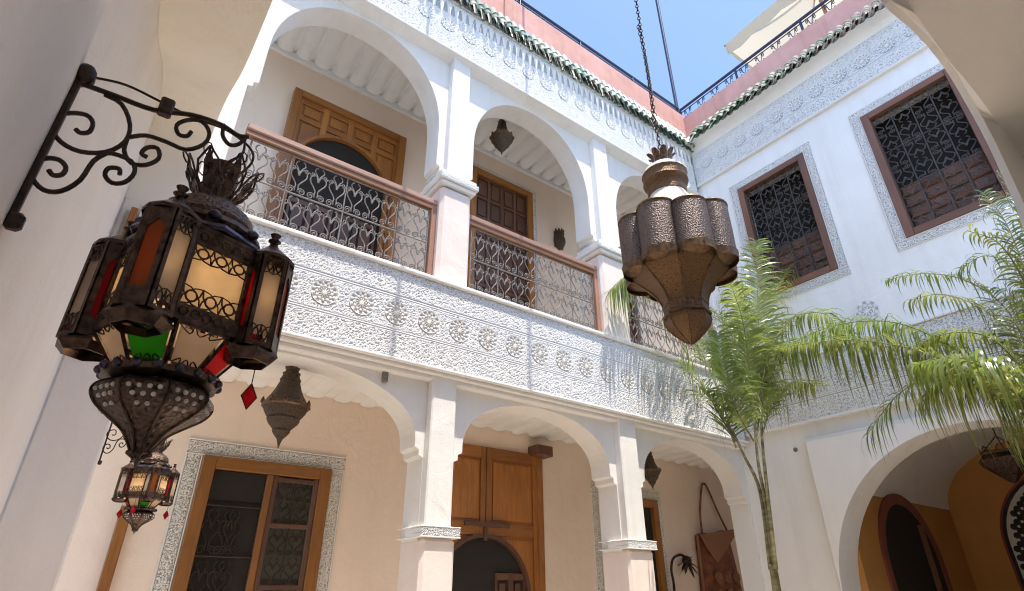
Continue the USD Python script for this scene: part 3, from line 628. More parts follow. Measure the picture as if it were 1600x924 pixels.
# the two windows
def window_b(a, b, c, e, seed):
    w = part(facB+'/window'); ft = .10
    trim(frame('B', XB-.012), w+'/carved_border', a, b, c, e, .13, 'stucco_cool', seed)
    wframe(fB, w+'/window_frame', a, b, c, e, ft, -.10, .025, ('wood_red', 'wood_red_y'))
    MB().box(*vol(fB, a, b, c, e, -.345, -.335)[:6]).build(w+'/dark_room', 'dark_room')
    zs = c+.78
    # coffered shutter board across the foot of the window
    sh = part(w+'/lattice_shutter'); MB().box(*vol(fB, a+ft, b-ft, c+ft, zs, -.14, -.12)[:6]).build(sh+'/board', 'wood_dark')
    us = np.linspace(a+ft, b-ft, 5); vs = np.linspace(c+ft, zs, 5)
    for i in range(4):
        for j in range(4):
            MB().cbox(*vol(fB, us[i]+.012, us[i+1]-.012, vs[j]+.012, vs[j+1]-.012, -.122, -.10, .012)).build(sh+'/panel', 'wood_red')
    gr = part(w+'/iron_grille'); fg = frame('B', XB+.035)
    vv = np.linspace(c+ft, e-ft, 7); n = 4; uw = (b-a-2*ft)/n
    for z in vv[::2]: MB().tube([fg(a+ft, z, 0), fg(b-ft, z, 0)], .008, 5).build(gr+'/bar', 'iron_mid', True)
    for k in range(n+1): MB().tube([fg(a+ft+uw*k, c+ft, 0), fg(a+ft+uw*k, e-ft, 0)], .009, 5).build(gr+'/bar', 'iron_mid', True)
    for j in range(6):
        for k in range(n): heart(fg, a+ft+uw*(k+.5), vv[j], uw, vv[j+1]-vv[j], .0075, gr+'/scroll', 'iron_mid', flip=bool((j+k) % 2))
window_b(*wins[0], 11); window_b(*wins[1], 12)
# small pierced rosette vent above the lower band
rosette(frame('B', XB-.02), 2.535, 3.17, .14, petals=8).build(facB+'/vent_rosette', 'stucco', True)
MB().add(*(lambda q: (q.vertices*np.array([.4, 1, 1])+np.array([XB-.004, 3.866, 1.673]), q.faces))(trimesh.creation.icosphere(2, .03))).build(facB+'/wall_fitting', 'iron_grille', True)
# vaulted passage behind the wide arch
v = part(facB+'/vaulted_passage')
XE = 11.25; YS, YN = 3.56, .44; zs = 1.16
ends = [(XB+.345, 1)]
MB().box(XB+.35, XE, YS, YS+.25, -1.5, zs).build(v+'/side_wall', 'ochre')
MB().box(XB+.35, XE, YN-.25, YN, -1.5, zs).build(v+'/side_wall', 'ochre')
prof = Polygon([(YN-.25, -1.5), (YS+.25, -1.5), (YS+.25, 3.0), (YN-.25, 3.0)])
MB().ext(prof, frame('B', XE), -.25, 0).build(v+'/end_wall', 'ochre')
t = np.linspace(0, np.pi, 25); a_ = (YS-YN)/2; G = np.array([[(x, (YS+YN)/2+a_*math.cos(q), zs+.95*math.sin(q)) for x in (XB+.34, XE)] for q in t]); MB().grid(G).build(v+'/vault', 'plaster_white', True)
MB().box(XB+.36, XE+.3, YN-.3, YS+.3, 2.14, 2.3).build(v+'/vault_cover', 'plaster_white')
fs = frame('A', YS)
dr = part(v+'/arched_doorway'); xc, rr, zc = 9.35, .80, .30
inn = arch_hole(xc, rr, zc, -1.5); out = arch_hole(xc, rr+.12, zc+.02, -1.5)
MB().ext(out.difference(inn), fs, .0, .03).build(dr+'/painted_surround', 'red_reveal')
MB().ext(inn, fs, .004, .010).build(dr+'/dark_opening', 'dark_room')
MB().cbox(*vol(fs, xc+.42, xc+.50, -1.5, .85, .01, .06)).build(dr+'/door_edge', 'wood_red')
# tiled niche on the end wall of the passage
nz = part(v+'/tiled_niche'); fe = frame('B', XE-.004); yc, rz, zc2 = 2.0, 1.02, .62
arch2 = arch_hole(yc, rz, zc2, -1.5)
MB().ext(arch2.difference(arch_hole(yc, rz-.03, zc2, -1.6)), fe, 0, .03).build(nz+'/border', 'zellige_red')
MB().ext(arch_hole(yc, rz-.03, zc2, -1.5).difference(arch_hole(yc, rz-.075, zc2, -1.6)), fe, 0, .027).build(nz+'/border', 'zellige_black')
MB().ext(arch_hole(yc, rz-.07, zc2, -1.5), fe, 0, .012).build(nz+'/mortar_bed', 'zellige_white')
inner = arch_hole(yc, rz-.09, zc2, -1.5); s = .118; k = 0
for i in range(-10, 11):
    for j in range(-18, 18):
        cx, cz = yc+(i+.5*(j % 2))*s, zc2+j*s*.5*1.0
        if cz < -.4 or cz > zc2+rz: continue
        q = Polygon([(cx+.046*math.cos(a), cz+.046*math.sin(a)) for a in np.arange(8)*np.pi/4+.39])
        if inner.contains(q): MB().ext(q, fe, .0125, .018).build(nz+'/tile', 'zellige_black')

# ------------------------------------------------------------------ roof railings, corner post, parasol
def roof_rail(p0, p1, label):
    t = thing('roof_railing', label, 'railing', group='dark iron railings along the roof edge')
    p0, p1 = np.array(p0), np.array(p1); L = np.linalg.norm(p1-p0); d_ = (p1-p0)/L
    MB().tube([p0+(0, 0, .36), p1+(0, 0, .36)], .028, 6).build(t+'/top_rail', 'iron_blue', True)
    MB().tube([p0+(0, 0, .28), p1+(0, 0, .28)], .010, 5).build(t+'/bar', 'iron_blue', True)
    MB().tube([p0+(0, 0, .03), p1+(0, 0, .03)], .012, 5).build(t+'/bar', 'iron_blue', True)
    n = int(L/1.55)+1
    for k in range(n+1):
        q = p0+d_*L*k/n; MB().tube([q+(0, 0, -.02), q+(0, 0, .36)], .022, 6).build(t+'/post', 'iron_blue', True)
    n2 = int(L/.30); w = L/n2
    for k in range(n2):
        a, b = p0+d_*w*k, p0+d_*w*(k+1); m = MB()
        for s_ in (1, -1):
            q = np.vstack([spiral((.30, .23), .08, 0, 1.4, 10)[::-1], [(.42, .15), (.52, .10)], spiral((.70, .10), .07, math.pi, 1.2, 9)])
            if s_ < 0: q[:, 0] = 1-q[:, 0]
            u = q[:, 0]*w; m.tube(p0+d_*w*k+u[:, None]*d_+np.array([0, 0, 1.])*(q[:, 1]+.0)[:, None]*1.0, .007, 4, False)
        m.build(t+'/scroll', 'iron_blue', True)
roof_rail((-.3, 4.70, 8.20), (7.62, 4.70, 8.20), 'dark iron roof railing on the sunlit pink parapet above the arcade')
roof_rail((7.62, 4.66, 8.13), (7.62, -.3, 8.13), 'dark iron roof railing on the shaded pink parapet above the two windows')
t = thing('corner_post', 'tall thin dark pole rising from the corner of the roof railings', 'pole')
MB().tube([(7.65, 4.74, 8.0), (7.65, 4.74, 12.6)], .035, 8).build(t+'/pole', 'iron_blue', True); MB().cbox(7.60, 7.70, 4.69, 4.79, 8.19, 8.24).build(t+'/foot', 'iron_blue')
t = thing('parasol', 'large cream canvas parasol standing on the roof terrace behind the railing', 'parasol')
cz, ce = 12.4, 10.85; c0 = np.array([10.6, 2.5]); hw = 1.62
cor = [c0+np.array(q)*hw for q in ((-1, 1), (-1, -1), (1, -1), (1, 1))]
for k in range(4):
    a, b = cor[k], cor[(k+1) % 4]; n = 10; s_ = np.linspace(0, 1, n+1); r_ = np.linspace(0, 1, 9); G = np.zeros((n+1, 9, 3))
    for i, q in enumerate(s_):
        e = a+(b-a)*q
        for j, w_ in enumerate(r_):
            xy = c0+(e-c0)*w_; G[i, j] = (*xy, cz+(ce-cz)*w_**1.0-.16*math.sin(math.pi*w_)*(.4+.6*abs(2*q-1))+.08*math.sin(math.pi*q)*w_**3)
    MB().grid(G).build(t+'/canopy_panel', 'canvas', True)
    E2 = G[:, -1]; sc = np.array([E2, E2+np.array([0, 0, -.30])*1.0]); out_ = (cor[k]+cor[(k+1) % 4])/2-c0; out_ = out_/np.linalg.norm(out_)
    sc[1, :, :2] -= out_*.06; sc[1, :, 2] += .035*np.cos(s_*np.pi*10); MB().grid(sc).build(t+'/valance', 'canvas', True)
    MB().tube([(*(c0+(a-c0)*.02), cz-.06), (*a, ce-.02)], .022, 6).build(t+'/rib', 'handrail_post', True)
MB().tube([(*c0, 7.6), (*c0, cz)], .04, 8).build(t+'/pole', 'handrail_post', True)
MB().lathe([(0, cz+.12), (.05, cz+.08), (.03, cz+.02), (.06, cz-.02), (0, cz-.05)], 12, (*c0, 0)).build(t+'/finial', 'wood_dark', True)

# ------------------------------------------------------------------ left wall with its haunch, and the arch the photograph is taken through
facC = thing('left_wall', 'plain shaded wall on the left carrying the iron lamp brackets', 'wall')
XC = -.266
MB().box(XC-.4, XC, -2.2, 4.10, -1.5, 7.4).build(facC+'/near_wall', 'plaster_grey')
so = [(-.4, 2.7), (1.0, 2.24), (1.6, 2.13), (2.06, 2.17), (2.40, 2.31), (2.74, 2.53), (3.2, 2.83), (3.55, 3.0), (3.82, 3.05), (3.98, 2.95), (4.05, 2.7), (4.062, 2.4)]
so = [tuple(p) for p in bez(so, 5)]
MB().ext(Polygon(so+[(4.665, 2.4), (4.665, 7.4), (-.4, 7.4)]), frame('C', XC), .001, .105-XC).build(facC+'/haunch', 'plaster_cream', 25)
MB().cbox(XC+.002, .066, 4.064, 4.666, -1.5, 2.42, .012).build(facC+'/pier', 'plaster_grey')
w = part(facC+'/narrow_window'); fw = frame('A', 4.064)
MB().cbox(*vol(fw, -.205, -.165, 1.3, 2.32, 0, .05)).build(w+'/window_frame', 'wood_door')
trim(frame('A', 4.05), w+'/carved_border', -.165, -.155, 1.3, 2.38, .055, 'stucco', 13, 'R')
MB().box(*vol(fw, -.23, -.165, 1.3, 2.3, .0, .012)[:6]).build(w+'/pane', 'window_glass')

facD = thing('near_arch', 'shaded near arch framing the view on the right edge', 'wall')
far = [aty(px, py, .30) for px, py in ((1375, -40), (1392, 0), (1441, 46), (1483.5, 98), (1517.5, 153.5), (1551, 214), (1585, 286), (1604, 330), (1640, 440))]
near = [aty(px, py, .262) for px, py in ((1395, -40), (1416, 0), (1476, 86), (1506, 122), (1533.6, 157), (1573, 211), (1601, 250), (1640, 320), (1690, 440))]
fp_ = bez([(XC, -.0, 2.62), (.8, 0, 2.60), (1.6, 0, 2.52)], 4); 
F3 = np.vstack([[(x, .30, z) for x, z in ((XC, 2.64), (.9, 2.62), (1.7, 2.52))], bez(far, 4), [(3.25, .30, -1.5)]])
N3 = np.vstack([[(x, .262, z) for x, z in ((XC, 2.60), (.9, 2.58), (1.7, 2.46))], bez(near, 4), [(3.30, .262, -1.5)]])
B3 = N3.copy(); B3[:, 1] = -.40
m = MB().grid(np.stack([F3, N3])); m.build(facD+'/arch_edge', 'plaster_cream', True)
MB().grid(np.stack([N3, B3])).build(facD+'/intrados', 'plaster_cream', True)
poly = Polygon([(x, z) for x, _, z in F3]+[(7.85, -1.5), (7.85, 2.9), (4.1, 2.9), (4.1, 4.8), (XC, 4.8)])  # unseen stepped top, invented to let sun reach the right palm
MB().ext(poly, frame('A', .30), -.03, 0).build(facD+'/courtyard_face', 'plaster_white')
MB().box(XC-.4, 4.1, -.4, .27, 2.66, 4.8).build(facD+'/upper_wall', 'plaster_white')  # unseen wall kept low so more sunlight bounces off the floor
MB().box(XC-.4, 7.85, -2.4, -2.2, -1.5, 2.9).build(facD+'/gallery_back_wall', 'plaster_white')
MB().box(XC-.4, 7.85, -2.2, -.4, 2.66, 2.9).build(facD+'/gallery_ceiling', 'plaster_white')
# ------------------------------------------------------------------ the lit coloured-glass lantern on its bracket
def wallframe(a, r):
    """plane facing away from the axis at angle a (0 = towards -y, + towards +x)"""
    n = np.array([math.sin(a), -math.cos(a), 0]); t_ = np.array([math.cos(a), math.sin(a), 0])
    def f(u, v, w=0.):
        u, v, w = np.broadcast_arrays(*[np.asarray(q, float) for q in (u, v, w)])
        return n*r+u[..., None]*t_+v[..., None]*np.array([0, 0, 1.])+w[..., None]*n
    f.pos = True; return f
def slab(f, pts, w0, w1):
    """prism over a convex outline in the plane f"""
    p = np.array(pts); n = len(p); a = f(p[:, 0], p[:, 1], w0); b = f(p[:, 0], p[:, 1], w1)
    m = MB(); fc = [(0, i, i+1) for i in range(1, n-1)]; fc2 = [(n, n+i+1, n+i) for i in range(1, n-1)]
    sd = []
    for i in range(n): j = (i+1) % n; sd += [(i, n+j, j), (i, n+i, n+j)]
    return m.add(np.vstack([a, b]), fc+fc2+sd)
def join(m, q): return m.add(*q.arrays())
def framed(f, wb, wt, zb, zt, fw, mb, d0=-.004, d1=.006):
    """four bars round a trapezoid wb wide at the foot and wt at the head, added to mb"""
    o = [(-wb/2, zb), (wb/2, zb), (wt/2, zt), (-wt/2, zt)]; i_ = [(-wb/2+fw, zb+fw), (wb/2-fw, zb+fw), (wt/2-fw, zt-fw), (-wt/2+fw, zt-fw)]
    for k in range(4):
        j = (k+1) % 4; join(mb, slab(f, [o[k], o[j], i_[j], i_[k]], d0, d1))
    return i_
def fretwork(f, u0, u1, v0, v1, r, mb, n=3, w=.004):
    """overlapping wire arches across a strip"""
    s = (u1-u0)/n
    for k in range(-1, n+1):
        a = np.linspace(0, np.pi, 9); u = u0+s*(k+1)-s*np.cos(a)*1.0; v = v0+(v1-v0)*np.sin(a)
        ok = (u >= u0-1e-6) & (u <= u1+1e-6)
        if ok.sum() > 2: mb.tube(f(u[ok], v[ok], w), r, 4, False)
        v = v1-(v1-v0)*np.sin(a)
        if ok.sum() > 2: mb.tube(f(u[ok], v[ok], w), r, 4, False)
        c = np.linspace(0, 2*np.pi, 9); uu = u0+s*(k+.5)+s*.28*np.cos(c); vv = (v0+v1)/2+(v1-v0)*.28*np.sin(c)
        if 0 <= k < n: mb.tube(f(uu, vv, w), r, 4, False)
def lit_lantern(t, S, rotdeg=0):
    """built at scale S round the local origin (body centre)"""
    rot = math.radians(rotdeg)
    z0, z1 = -.125*S, .125*S; R = .150*S           # central body
    TA = [math.radians(q)+rot for q in (75, -15, -105, 165)]
    # central octagonal body: four wide lit faces between the side turrets
    fm = MB(); lat = MB()
    for k, a in enumerate(TA):
        b = a-math.radians(45); f = wallframe(b, R*.93); w = .158*S
        framed(f, w, w, z0, z1, .011*S, fm, -.006*S, .008*S)
        join(fm, slab(f, [(-w/2, z1-.052*S), (w/2, z1-.052*S), (w/2, z1-.008*S), (-w/2, z1-.008*S)], 0, .007*S))
        join(fm, slab(f, [(-w/2, z0+.006*S), (w/2, z0+.006*S), (w/2, z0+.040*S), (-w/2, z0+.040*S)], 0, .007*S))
        for zz in (z1-.030*S, z0+.022*S):
            for u in np.linspace(-.055, .055, 5)*S:
                c = np.linspace(0, 2*np.pi, 7); lat.tube(f(u+.011*S*np.cos(c), zz+.011*S*np.sin(c), .009*S), .0016*S, 4, False)
        slab(f, [(-w/2+.012*S, z0+.04*S), (w/2-.012*S, z0+.04*S), (w/2-.012*S, z1-.052*S), (-w/2+.012*S, z1-.052*S)], -.004*S, -.001*S).build(t+'/lit_pane', 'glass_amber')
        fretwork(f, -w/2+.01*S, w/2-.01*S, z1-.095*S, z1-.052*S, .0020*S, lat, 3); fretwork(f, -w/2+.01*S, w/2-.01*S, z0+.040*S, z0+.088*S, .0020*S, lat, 3)
        for s_ in (-1, 1):                          # slim red pane beside each wide face
            f2 = wallframe(b+s_*math.radians(33), R*1.0); ww = .036*S
            framed(f2, ww, ww, z0, z1, .008*S, fm, -.006*S, .006*S)
            slab(f2, [(-ww/2+.008*S, z0+.03*S), (ww/2-.008*S, z0+.03*S), (ww/2-.008*S, z1-.05*S), (-ww/2+.008*S, z1-.05*S)], -.004*S, -.001*S).build(t+'/red_pane', 'glass_red')
    cap = MB().lathe([(0, z1+.002*S), (R*1.06, z1+.002*S), (R*1.10, z1+.008*S), (R*1.06, z1+.02*S), (R*.92, z1+.032*S), (0, z1+.034*S)], 8, a0=rot+math.pi/8)
    cap.build(t+'/body_lid', 'tin_blue')
    fm.build(t+'/body_frame', 'tin_dark'); tag(lat.build(t+'/body_fretwork', 'tin_dark'), kind='stuff')
    # bulb and its holder
    MB().lathe([(0, .035*S), (.022*S, .028*S), (.034*S, 0), (.026*S, -.028*S), (.0, -.042*S)], 12).build(t+'/bulb', 'bulb', True)
    MB().lathe([(.0, z1), (.010*S, z1), (.010*S, .05*S), (.016*S, .045*S), (.014*S, .03*S), (0, .03*S)], 8).build(t+'/bulb_holder', 'tin_dark')
    # four turrets
    tz0, tz1, TR = -.140*S, .112*S, .060*S
    for k, a in enumerate(TA):
        tp = part(t+'/turret'); c = np.array([math.sin(a), -math.cos(a), 0])*.182*S; fm = MB(); lat = MB()
        for j in range(6):
            b = a+j*math.pi/3; f0 = wallframe(b, TR*.866); f = lambda u, v, w=0., f0=f0: f0(u, v, w)+c
            w = TR*1.0
            framed(f, w, w, tz0, tz1, .009*S, fm, -.005*S, .005*S)
            if j == 3: continue
            col = ('glass_orange', 'glass_frost', 'glass_red', None, 'glass_red', 'glass_amber')[j]
            if k == 1: col = ('glass_orange', 'glass_amber', 'glass_frost', None, 'glass_frost', 'glass_frost')[j]
            slab(f, [(-w/2+.009*S, tz0+.03*S), (w/2-.009*S, tz0+.03*S), (w/2-.009*S, tz1-.03*S), (-w/2+.009*S, tz1-.03*S)], -.003*S, 0).build(tp+'/pane', col)
            if j in (0, 2, 4):                       # dark sheet with a lancet cut over the coloured glass
                q = sbox(-w/2, tz0, w/2, tz1).difference(Polygon([(-.014*S, tz0+.05*S), (.014*S, tz0+.05*S), (.014*S, tz1-.06*S), (0, tz1-.04*S), (-.014*S, tz1-.06*S)]).buffer(.004*S))
                class F2:
                    pos = True
                    def __call__(s_, u, v, w): return f(u, v, w)
                fm.ext(q, F2(), .001*S, .004*S)
            else:
                fretwork(f, -w/2+.008*S, w/2-.008*S, tz1-.055*S, tz1-.008*S, .0017*S, lat, 2); fretwork(f, -w/2+.008*S, w/2-.008*S, tz0+.008*S, tz0+.055*S, .0017*S, lat, 2)
        if k < 2: MB().lathe([(0, .018*S), (.014*S, .012*S), (.016*S, -.01*S), (0, -.024*S)], 8, c).build(tp+'/bulb', 'added_bulb_glow', True)  # bulb added so the panes of these turrets glow
        fm.build(tp+'/frame', 'tin_dark'); tag(lat.build(tp+'/fretwork', 'tin_dark'), kind='stuff')
        MB().lathe([(TR*.98, tz0+.004*S), (TR*1.10, tz0-.005*S), (TR*1.14, tz0-.012*S), (TR*1.06, tz0-.016*S), (TR*.84, tz0-.030*S), (TR*.79, tz0-.031*S), (TR*.82, tz0-.012*S), (TR*.9, tz0-.004*S)], 6, c, math.pi/6+a).build(tp+'/flared_foot', 'tin_dark')
        MB().lathe([(TR*1.06, tz1-.004*S), (TR*1.06, tz1+.006*S), (TR*.80, tz1+.020*S), (TR*.26, tz1+.048*S), (TR*.15, tz1+.064*S), (TR*.28, tz1+.072*S), (TR*.12, tz1+.080*S), (TR*.24, tz1+.092*S), (0, tz1+.096*S)], 12, c, a).build(tp+'/finial_cap', 'tin_dark', 40)
    # tapering skirt with green, frosted and red panes
    sk0, sk1, r0, r1 = z0-.004*S, z0-.088*S, .158*S, .098*S; fm = MB()
    for k in range(8):
        a0, a1 = TA[1]+math.radians(45*k-22.5), TA[1]+math.radians(45*k+22.5)
        q = np.array([(math.sin(a)*r, -math.cos(a)*r, z) for a, r, z in ((a0, r0, sk0), (a1, r0, sk0), (a1, r1, sk1), (a0, r1, sk1))])
        cc = q.mean(0); qi = cc+(q-cc)*.80; MB().add(np.vstack([qi, qi*np.array([.97, .97, 1])]), [(0, 1, 2, 3), (7, 6, 5, 4), (0, 4, 5, 1), (1, 5, 6, 2), (2, 6, 7, 3), (3, 7, 4, 0)]).build(t+'/skirt_pane', ('glass_green', 'glass_frost', 'glass_red', 'glass_frost')[k % 4])
        for i in range(4): fm.tube([q[i], q[(i+1) % 4]], .0055*S, 4, False)
        m1, m2 = (q[0]+q[3])/2, (q[1]+q[2])/2
        for s_ in range(3):
            for (A_, B_) in ((q[0], q[1]), (q[3], q[2])):
                e = A_+(B_-A_)*(s_+.5)/3; fm.tube(bez([A_+(B_-A_)*s_/3, e+(cc-e)*.42, A_+(B_-A_)*(s_+1)/3], 3)*1.012*np.array([1, 1, 1/1.012]), .0018*S, 4, False)
    tag(fm.build(t+'/skirt_frame', 'tin_dark'), kind='stuff')
    # ring, pierced onion bowl and tip
    MB().lathe([(.09*S, -.205*S), (.116*S, -.210*S), (.126*S, -.220*S), (.122*S, -.232*S), (.095*S, -.240*S), (.085*S, -.24*S)], 16, a0=.2).build(t+'/beaded_ring', 'tin_dark', 30)
    bm = MB()
    for k in range(18):
        a = k*2*math.pi/18; s_ = trimesh.creation.icosphere(1, .011*S); bm.add(s_.vertices+np.array([math.cos(a)*.123*S, math.sin(a)*.123*S, -.222*S]), s_.faces)
    tag(bm.build(t+'/beads', 'tin_blue', True), kind='stuff')
    prof = [(.085, -.238), (.110, -.248), (.124, -.262), (.124, -.280), (.108, -.302), (.076, -.325), (.046, -.348), (.030, -.370), (.020, -.388), (.024, -.394), (.010, -.404), (.0, -.430)]
    on = part(t+'/onion_bowl'); tt = np.array(bez([(r*S, 0, z*S) for r, z in prof], 3))[:, [0, 2]]
    MB().lathe(tt, 8, a0=.1).build(on+'/shell', 'tin_embossed', 20)
    for k in range(8):
        a = .1+k*math.pi/4; rb = MB().tube([(math.cos(a)*r*1.0, math.sin(a)*r*1.0, z) for r, z in tt[:-3]], .0035*S, 4, False); rb.build(on+'/rib', 'tin_dark', True)
        st = MB(); am = a+math.pi/8
        for zz, n_ in ((-.272, 4), (-.288, 3), (-.305, 2)):
            rr = np.interp(-zz*S, -tt[:, 1], tt[:, 0])*math.cos(math.pi/8)*1.004
            for i in range(n_):
                off = (i-(n_-1)/2)*.020*S; p_ = np.array([math.cos(am)*rr-math.sin(am)*off, math.sin(am)*rr+math.cos(am)*off, zz*S]); s_ = trimesh.creation.icosphere(1, .0055*S); st.add(s_.vertices+p_, s_.faces)
        tag(st.build(on+'/studs', 'tin_pale', True), kind='stuff')  # pale studs in place of pierced holes with light showing through
    # roof: stepped dome, neck and crown of open leaves
    zr = z1+.030*S
    MB().lathe([(R*.90, zr), (R*.97, zr+.012*S), (R*.93, zr+.028*S), (R*.78, zr+.038*S), (R*.70, zr+.040*S)], 16).build(t+'/upper_ring', 'tin_dark', 30)
    bm = MB()
    for k in range(8):
        a = k*math.pi/4; s_ = trimesh.creation.icosphere(1, .017*S); bm.add(s_.vertices*np.array([1, 1, .75])+np.array([math.cos(a)*R*.95, math.sin(a)*R*.95, zr+.016*S]), s_.faces)
    tag(bm.build(t+'/ring_studs', 'tin_blue', True), kind='stuff')
    MB().lathe([(R*.74, zr+.034*S), (R*.80, zr+.052*S), (R*.74, zr+.085*S), (R*.56, zr+.110*S), (R*.38, zr+.126*S), (R*.31, zr+.140*S), (R*.28, zr+.190*S), (R*.31, zr+.225*S), (R*.26, zr+.240*S), (R*.32, zr+.258*S), (0, zr+.262*S)], 16).build(t+'/pierced_dome', 'tin_embossed', 40)
    for k in range(7):
        a = k*2*math.pi/7+.3; m = MB(); zb = zr+.130*S
        L = [(.030, 0), (.060, .045), (.082, .095), (.092, .135)]
        G = [[(math.sin(a)*r*S+math.cos(a)*q_*w_*S, -math.cos(a)*r*S+math.sin(a)*q_*w_*S, zb+z*S) for q_ in (-.45, 0, .45)] for (r, z), w_ in zip(L, (.02, .030, .028, .0))]
        m.grid(np.array(G))
        for off in (-1, 1):
            m.tube([(math.sin(a)*r*S+math.cos(a)*off*w_*S, -math.cos(a)*r*S+math.sin(a)*off*w_*S, zb+z*S) for (r, z), w_ in zip(L, (.004, .030, .028, .0))], .0032*S, 4, False)
        for q in range(3):
            r, z = L[q][0]+.015, L[q][1]+.024
            for o2 in ((0,) if q == 2 else (-.012, .012)):
                c = np.linspace(0, 2*np.pi, 8); m.tube([(math.sin(a)*(r+.011*math.sin(x_))*S+math.cos(a)*(o2+.013*math.cos(x_))*S, -math.cos(a)*(r+.011*math.sin(x_))*S+math.sin(a)*(o2+.013*math.cos(x_))*S, zb+(z+.015*math.sin(x_))*S) for x_ in c], .0024*S, 4, False)
        m.build(t+'/crown_leaf', 'tin_dark', True)
    return zr+.262*S
def pendant(t, p, s):
    m = part(t+'/red_drop'); p = np.array(p)
    MB().add(p+np.array([(0, 0, s), (s*.55, 0, 0), (0, 0, -s), (-s*.55, 0, 0), (0, -s*.14, 0), (0, s*.14, 0)]), [(0, 4, 1), (1, 4, 2), (2, 4, 3), (3, 4, 0), (0, 1, 5), (1, 2, 5), (2, 3, 5), (3, 0, 5)]).build(m+'/glass', 'glass_red')
    MB().tube([p+(0, 0, s), p+(s*.55, 0, 0), p+(0, 0, -s), p+(-s*.55, 0, 0), p+(0, 0, s)], s*.07, 4, False).build(m+'/edge', 'tin_dark')
    MB().tube([p+(0, 0, s), p+(0, 0, s*2.2)], s*.04, 4).build(m+'/wire', 'iron')
def bracket(t, C, S, pts2d, arm):
    """wall bar, arm and scrolls in the plane y = C[1]; u from the wall, v up"""
    fr = lambda u, v, w=0.: np.stack(np.broadcast_arrays(C[0]+np.asarray(u, float)*S, C[1]+np.asarray(w, float)*S, C[2]+np.asarray(v, float)*S), -1)
    MB().cbox(C[0], C[0]+.014*S, C[1]-.009*S, C[1]+.009*S, C[2]-.43*S, C[2]+.01*S, .003).build(t+'/wall_bar', 'iron')
    MB().tube(fr(*np.array(arm).T), .0065*S, 6).build(t+'/arm', 'iron', True)
    s_ = trimesh.creation.icosphere(2, .026*S); v = s_.vertices*(1+.25*(meshkit.noise(s_.vertices*90/S*S)-.5)[:, None])
    MB().add(v*np.array([.9, 1, 1.15])+np.array(fr(.012, .0)), s_.faces).build(t+'/wall_boss', 'iron', True)
    MB().cbox(C[0]-.002, C[0]+.03*S, C[1]-.014*S, C[1]+.014*S, C[2]-.45*S, C[2]-.41*S, .008*S).build(t+'/wall_foot', 'iron')
    for pl in pts2d: MB().tube(fr(*np.array(pl).T), .0055*S, 6).build(t+'/scroll', 'iron', True)
    MB().cbox(*[x for k in range(3) for x in ((C[0]+.172*S, C[0]+.204*S), (C[1]-.014*S, C[1]+.014*S), (C[2]-.026*S, C[2]+.026*S))[k]], .005).build(t+'/taped_joint', 'iron')
    MB().tube(fr(*bez([(.02, .012), (.09, .030), (.17, .022), (.25, .012), (.33, .016), (.40, -.012), (.415, -.06), (.38, -.14)], 5).T, .012), .0035*S, 5).build(t+'/flex', 'iron', True)
def spx(pts, y, C, S): return [((aty(a, b, y)[0]-C[0])/S, (aty(a, b, y)[2]-C[2])/S) for a, b in pts]
YL = 1.40
CB = np.array([XC, YL, float(aty(125, 115, YL)[2])])
PX = [bez(q, 3) for q in (
    [(163, 148), (190, 163), (203, 195), (195, 222), (165, 238), (125, 237), (95, 222), (81, 200), (88, 182), (110, 177), (135, 180), (145, 192), (140, 206), (126, 208), (118, 202)],
    [(172, 237), (146, 252), (125, 282), (95, 299), (68, 297), (50, 278), (52, 258), (70, 248), (92, 250), (103, 262), (97, 273), (83, 274), (76, 266)],
    [(200, 215), (228, 212), (260, 222), (290, 234), (318, 226), (327, 208), (315, 190), (293, 188), (276, 196), (279, 210), (292, 213), (299, 206)],
    [(200, 214), (194, 236), (205, 255), (228, 258), (248, 248), (246, 232), (230, 231), (221, 240), (230, 246)],
    [(155, 242), (175, 240), (205, 252), (210, 270), (195, 285), (175, 286), (164, 274), (170, 263), (186, 264), (187, 273)])]
armp = bez([(125, 130), (180, 150), (240, 172), (300, 180), (345, 195), (372, 212), (388, 214)], 4)
loop = bez([(350, 195), (348, 212), (358, 226), (372, 226), (383, 217)], 4)
t = thing('lantern_bracket', 'large wrought iron scroll bracket holding the big coloured lantern', 'bracket', group='scroll brackets on the left wall')
bracket(t, CB, 1.0, [spx(q, YL, CB, 1) for q in PX]+[spx(loop, YL, CB, 1)], spx(armp, YL, CB, 1))
LX = .088
LZ = .618
t = thing('lit_lantern', 'big lit lantern with coloured glass panes and four side turrets hanging from the nearest bracket', 'lantern', (LX, YL, LZ))
SL = .92
ztop = lit_lantern(t, SL, -12)
pend = aty(389, 620, YL-.02); pendant(t, pend-np.array([LX, YL, LZ]), .030)
pend = aty(236, 575, YL+.20); pendant(t, pend-np.array([LX, YL, LZ]), .022)
e = np.array([aty(383, 217, YL)]).ravel()-np.array([LX, YL, LZ])
MB().tube(bez([e, e+(.004, 0, -.05), (.012, 0, ztop+.03), (0, 0, ztop-.005)], 5), .0035, 5).build(t+'/hanging_wire', 'iron', True)
# the smaller one farther along the wall
YL2 = 4.22
C2 = np.array([.074, YL2, float(aty(166, 652, YL2)[2])]); S2 = .62
